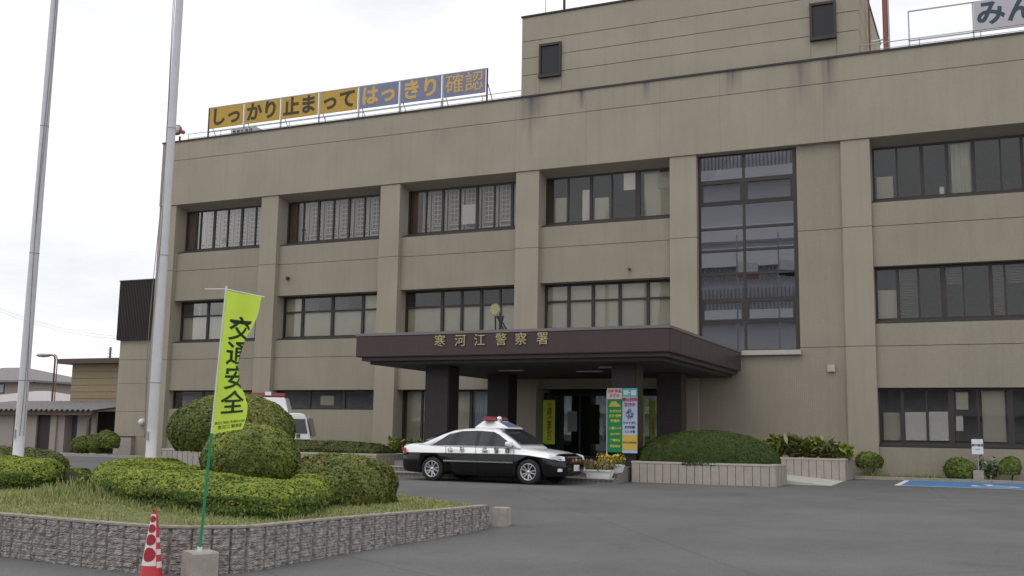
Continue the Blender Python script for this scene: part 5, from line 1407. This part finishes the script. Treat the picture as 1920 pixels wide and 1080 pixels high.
    # white covered seats seen through the glass are the interior
    q = MB(); q.box(-1.0, 1.5, -.62, .62, .2, .28); q.build('underbody', m_black, e)
    return e
pc = patrol_car(); pc.location = (-13.0, -11.0, 0); pc.scale = (1.055, 1.06, 1.03); pc.rotation_euler = (0, 0, rad(-2))

# ------------------------------------------------------------------ police van behind the bushes (rear end at right)
def van():
    e = empty('police_van', (0, 0, 0), 0, 'white police van with raised roof box half hidden by the domed bush', 'van')
    prof = [(-4.7, .35), (-.08, .35), (.0, .45), (-.02, 1.0), (-.10, 1.35), (-.24, 1.92), (-.40, 2.03), (-3.4, 2.03), (-4.1, 1.35), (-4.68, 1.1), (-4.72, .6)]
    q = MB(); q.prism([(x, z) for x, z in prof], 'Y', 0, 1.75); b = q.build('body', m_cwhite, e, bevel=.05)
    q = MB(); q.box(-4.6, -.04, -.006, 1.756, .34, 1.02); q.build('black_lower_body', m_cblack, e)
    for (x0, x1) in ((-1.75, -.14), (-3.0, -1.85)):
        x1b = x1 - .12 if x1 > -.5 else x1
        q = MB(); q.add([(x0, -.012, 1.24), (x1, -.012, 1.24), (x1b, -.012, 1.80), (x0, -.012, 1.80)], [(0, 1, 2, 3)]); q.build('side_window', m_cglass, e, fix=False)
    q = MB(); q.add([(.01, .15, 1.15), (.01, 1.6, 1.15), (-.16, 1.5, 1.85), (-.16, .25, 1.85)], [(0, 1, 2, 3)]); q.build('rear_window', m_cglass, e, fix=False)
    for k, ch in enumerate('山形県警察'): text('lettering', ch, .19, facing(-1.85 + k * .34, -.012, 1.125), m_black, e, depth=.002, bold=.002)
    q = MB(); q.add([(-2.3, .25, 2.03), (-.95, .25, 2.03), (-.95, 1.5, 2.03), (-2.3, 1.5, 2.03), (-2.3, .35, 2.62), (-1.12, .35, 2.62), (-1.12, 1.4, 2.62), (-2.3, 1.4, 2.62)], [(0, 3, 2, 1), (4, 5, 6, 7), (0, 1, 5, 4), (1, 2, 6, 5), (2, 3, 7, 6), (3, 0, 4, 7)])
    q.build('roof_box', m_cwhite, e, bevel=.03)
    q = MB(); q.box(-2.5, -1.15, .5, .8, 2.66, 2.80); q.build('light_bar', m_rlens, e, bevel=.02)
    q = MB(); q.box(-1.92, -1.68, .48, .52, 2.70, 2.84); q.build('speaker', m_chrome, e)
    q = MB(); q.box(-2.4, -1.2, .55, .75, 2.62, 2.66); q.build('bar_base', m_black, e)
    for x in (-.95, -3.8):
        for y in (.12, 1.63): wheel(e, x, y, .34, -1 if y < 1 else 1)
    return e
vn = van(); vn.location = (-24.05, -4.2, 0); vn.rotation_euler = (0, 0, rad(28))

# ------------------------------------------------------------------ people behind the top floor windows
m_skin = mat('skin', (.42, .27, .20), .6); m_cloth = mat('white_training_jacket', (.72, .72, .74), .8); m_hair = mat('black_hair', (.02, .018, .018), .6)
def person(x, y, z, rz, bend, label):
    e = empty('person', (x, y, z), rz, label, 'person')
    J = {'pelvis': (0, 0, .92), 'chest': (bend * .28, 0, 1.30 - bend * .06), 'neck': (bend * .42, 0, 1.50 - bend * .12), 'head': (bend * .48, 0, 1.60 - bend * .14), 'top': (bend * .52, 0, 1.70 - bend * .16)}
    V = []; E_ = []; Rr = []
    def v(p, r): V.append(p); Rr.append(r); return len(V) - 1
    a = v(J['pelvis'], .15); b = v(J['chest'], .165); c = v(J['neck'], .055); d = v(J['head'], .09); t = v(J['top'], .085); E_ += [(a, b), (b, c), (c, d), (d, t)]
    for s in (-1, 1):
        sh = v((J['chest'][0] + .02, s * .2, J['chest'][2] + .12), .06); el = v((J['chest'][0] + .12, s * .28, J['chest'][2] - .14), .048); wr = v((J['chest'][0] + .33, s * .2, J['chest'][2] - .12 - bend * .1), .035); E_ += [(b, sh), (sh, el), (el, wr)]
        hp = v((0, s * .1, .84), .095); kn = v((.03, s * .12, .48), .065); an = v((-.02, s * .12, .08), .045); ft = v((.14, s * .12, .04), .04); E_ += [(a, hp), (hp, kn), (kn, an), (an, ft)]
    me = bpy.data.meshes.new('body'); me.from_pydata(V, E_, []); o = bpy.data.objects.new('body', me); COL.objects.link(o)
    o.modifiers.new('s', 'SKIN'); 
    for i, rv in enumerate(Rr): me.skin_vertices[0].data[i].radius = (rv, rv); me.skin_vertices[0].data[i].use_root = (i == 0)
    sb = o.modifiers.new('u', 'SUBSURF'); sb.levels = 2; sb.render_levels = 2
    dg = bpy.context.evaluated_depsgraph_get(); m2 = bpy.data.meshes.new_from_object(o.evaluated_get(dg)); o.modifiers.clear(); o.data = m2; o.parent = e
    m2.materials.clear(); m2.materials.append(m_cloth); m2.materials.append(m_skin)
    for pl_ in m2.polygons:
        cz = pl_.center.z; pl_.use_smooth = True
        if cz > J['neck'][2] - .03: pl_.material_index = 1
    bm = bmesh.new(); bmesh.ops.create_uvsphere(bm, u_segments=16, v_segments=10, radius=.108)
    for q_ in bm.verts: q_.co = Vector((q_.co.x * 1.0 - .015, q_.co.y * .95, q_.co.z + .02))
    mh = bpy.data.meshes.new('hair'); bm.to_mesh(mh); bm.free(); mh.materials.append(m_hair); h = bpy.data.objects.new('hair', mh); COL.objects.link(h); h.parent = e; h.location = (J['head'][0] - .02, 0, J['head'][2] + .07)
    return e
person(-28.75, 1.18, 8.85, rad(20), .1, 'person in white training clothes standing at the second top floor window from the left')
person(-32.9, 1.18, 8.80, rad(180), 1.0, 'person in white training clothes bending forward at the leftmost top floor window')

# ------------------------------------------------------------------ buildings and flags across the road, seen only in the glass
m_ow = mat('opposite_wall', (.66, .66, .68), .9); m_ob = mat('balcony_white', (.90, .90, .92), .8); m_od = mat('opposite_dark', (.30, .30, .33), .6)
oc = empty('opposite_building', (-28, -112, 0), 0, 'long low white balconied building across the road, mirrored in the windows', 'building')
zg = ground(-112)
MB().box(-125, 34, -12, 0, zg, 13).build('wall', m_ow, oc)
for k in range(4):
    z = 1.5 + k * 3.3
    MB().box(-125, 34, .0, 1.4, z, z + 1.15).build('balcony', m_ob, oc)
tw = empty('opposite_tower', (-30, -105, 0), 0, 'tall slab block with white balcony bands across the road, mirrored in the stair window', 'building')
MB().box(-13, 13, -5, 0, zg, 41).build('wall', m_ow, tw)
for z0, z1 in ((37.0, 38.6), (28.4, 30.6), (24.8, 27.4), (17.2, 18.8), (9, 10.5)): MB().box(-13, 13, .0, 1.5, z0, z1).build('balcony', m_ob, tw)
for z0, z1 in ((38.6, 40.6), (22.9, 24.8), (18.8, 21.8)):
    q = MB()
    for i in range(50): x = -12.8 + i * .52; q.box(x, x + .2, 1.0, 1.1, z0, z1)
    q.build('railing', m_od, tw)
for i, (x, c1) in enumerate(((-19.6, 'red_cloth'), (-16.1, 'black_cloth'))):
    e = empty('forecourt_flagpole', (x, -50, ground(-50)), 0, ['grey flagpole with red and white flag, mirrored in the stair window', 'grey flagpole with black and white flag, mirrored in the stair window'][i], 'flagpole')
    MB().tube([(0, 0, 0), (0, 0, 19.5)], [.12, .06], 10).build('pole', m_steel, e)
    q = MB(); q.add([(1.8 * k / 8, .12 * math.sin(k), 17.2 - .03 * k - .9 * j) for k in range(9) for j in range(2)], [(2 * k, 2 * k + 2, 2 * k + 3, 2 * k + 1) for k in range(8)]); f = q.build('flag', m_white, e, fix=False)
    q = MB(); q.add([(1.8 * k / 8, .12 * math.sin(k) + .01, 16.3 - .03 * k - .45 * j) for k in range(9) for j in range(2)], [(2 * k, 2 * k + 2, 2 * k + 3, 2 * k + 1) for k in range(8)]); q.build('flag_band', mat(c1, (.35, .16, .16) if i == 0 else (.02, .02, .02), .8), f, fix=False)
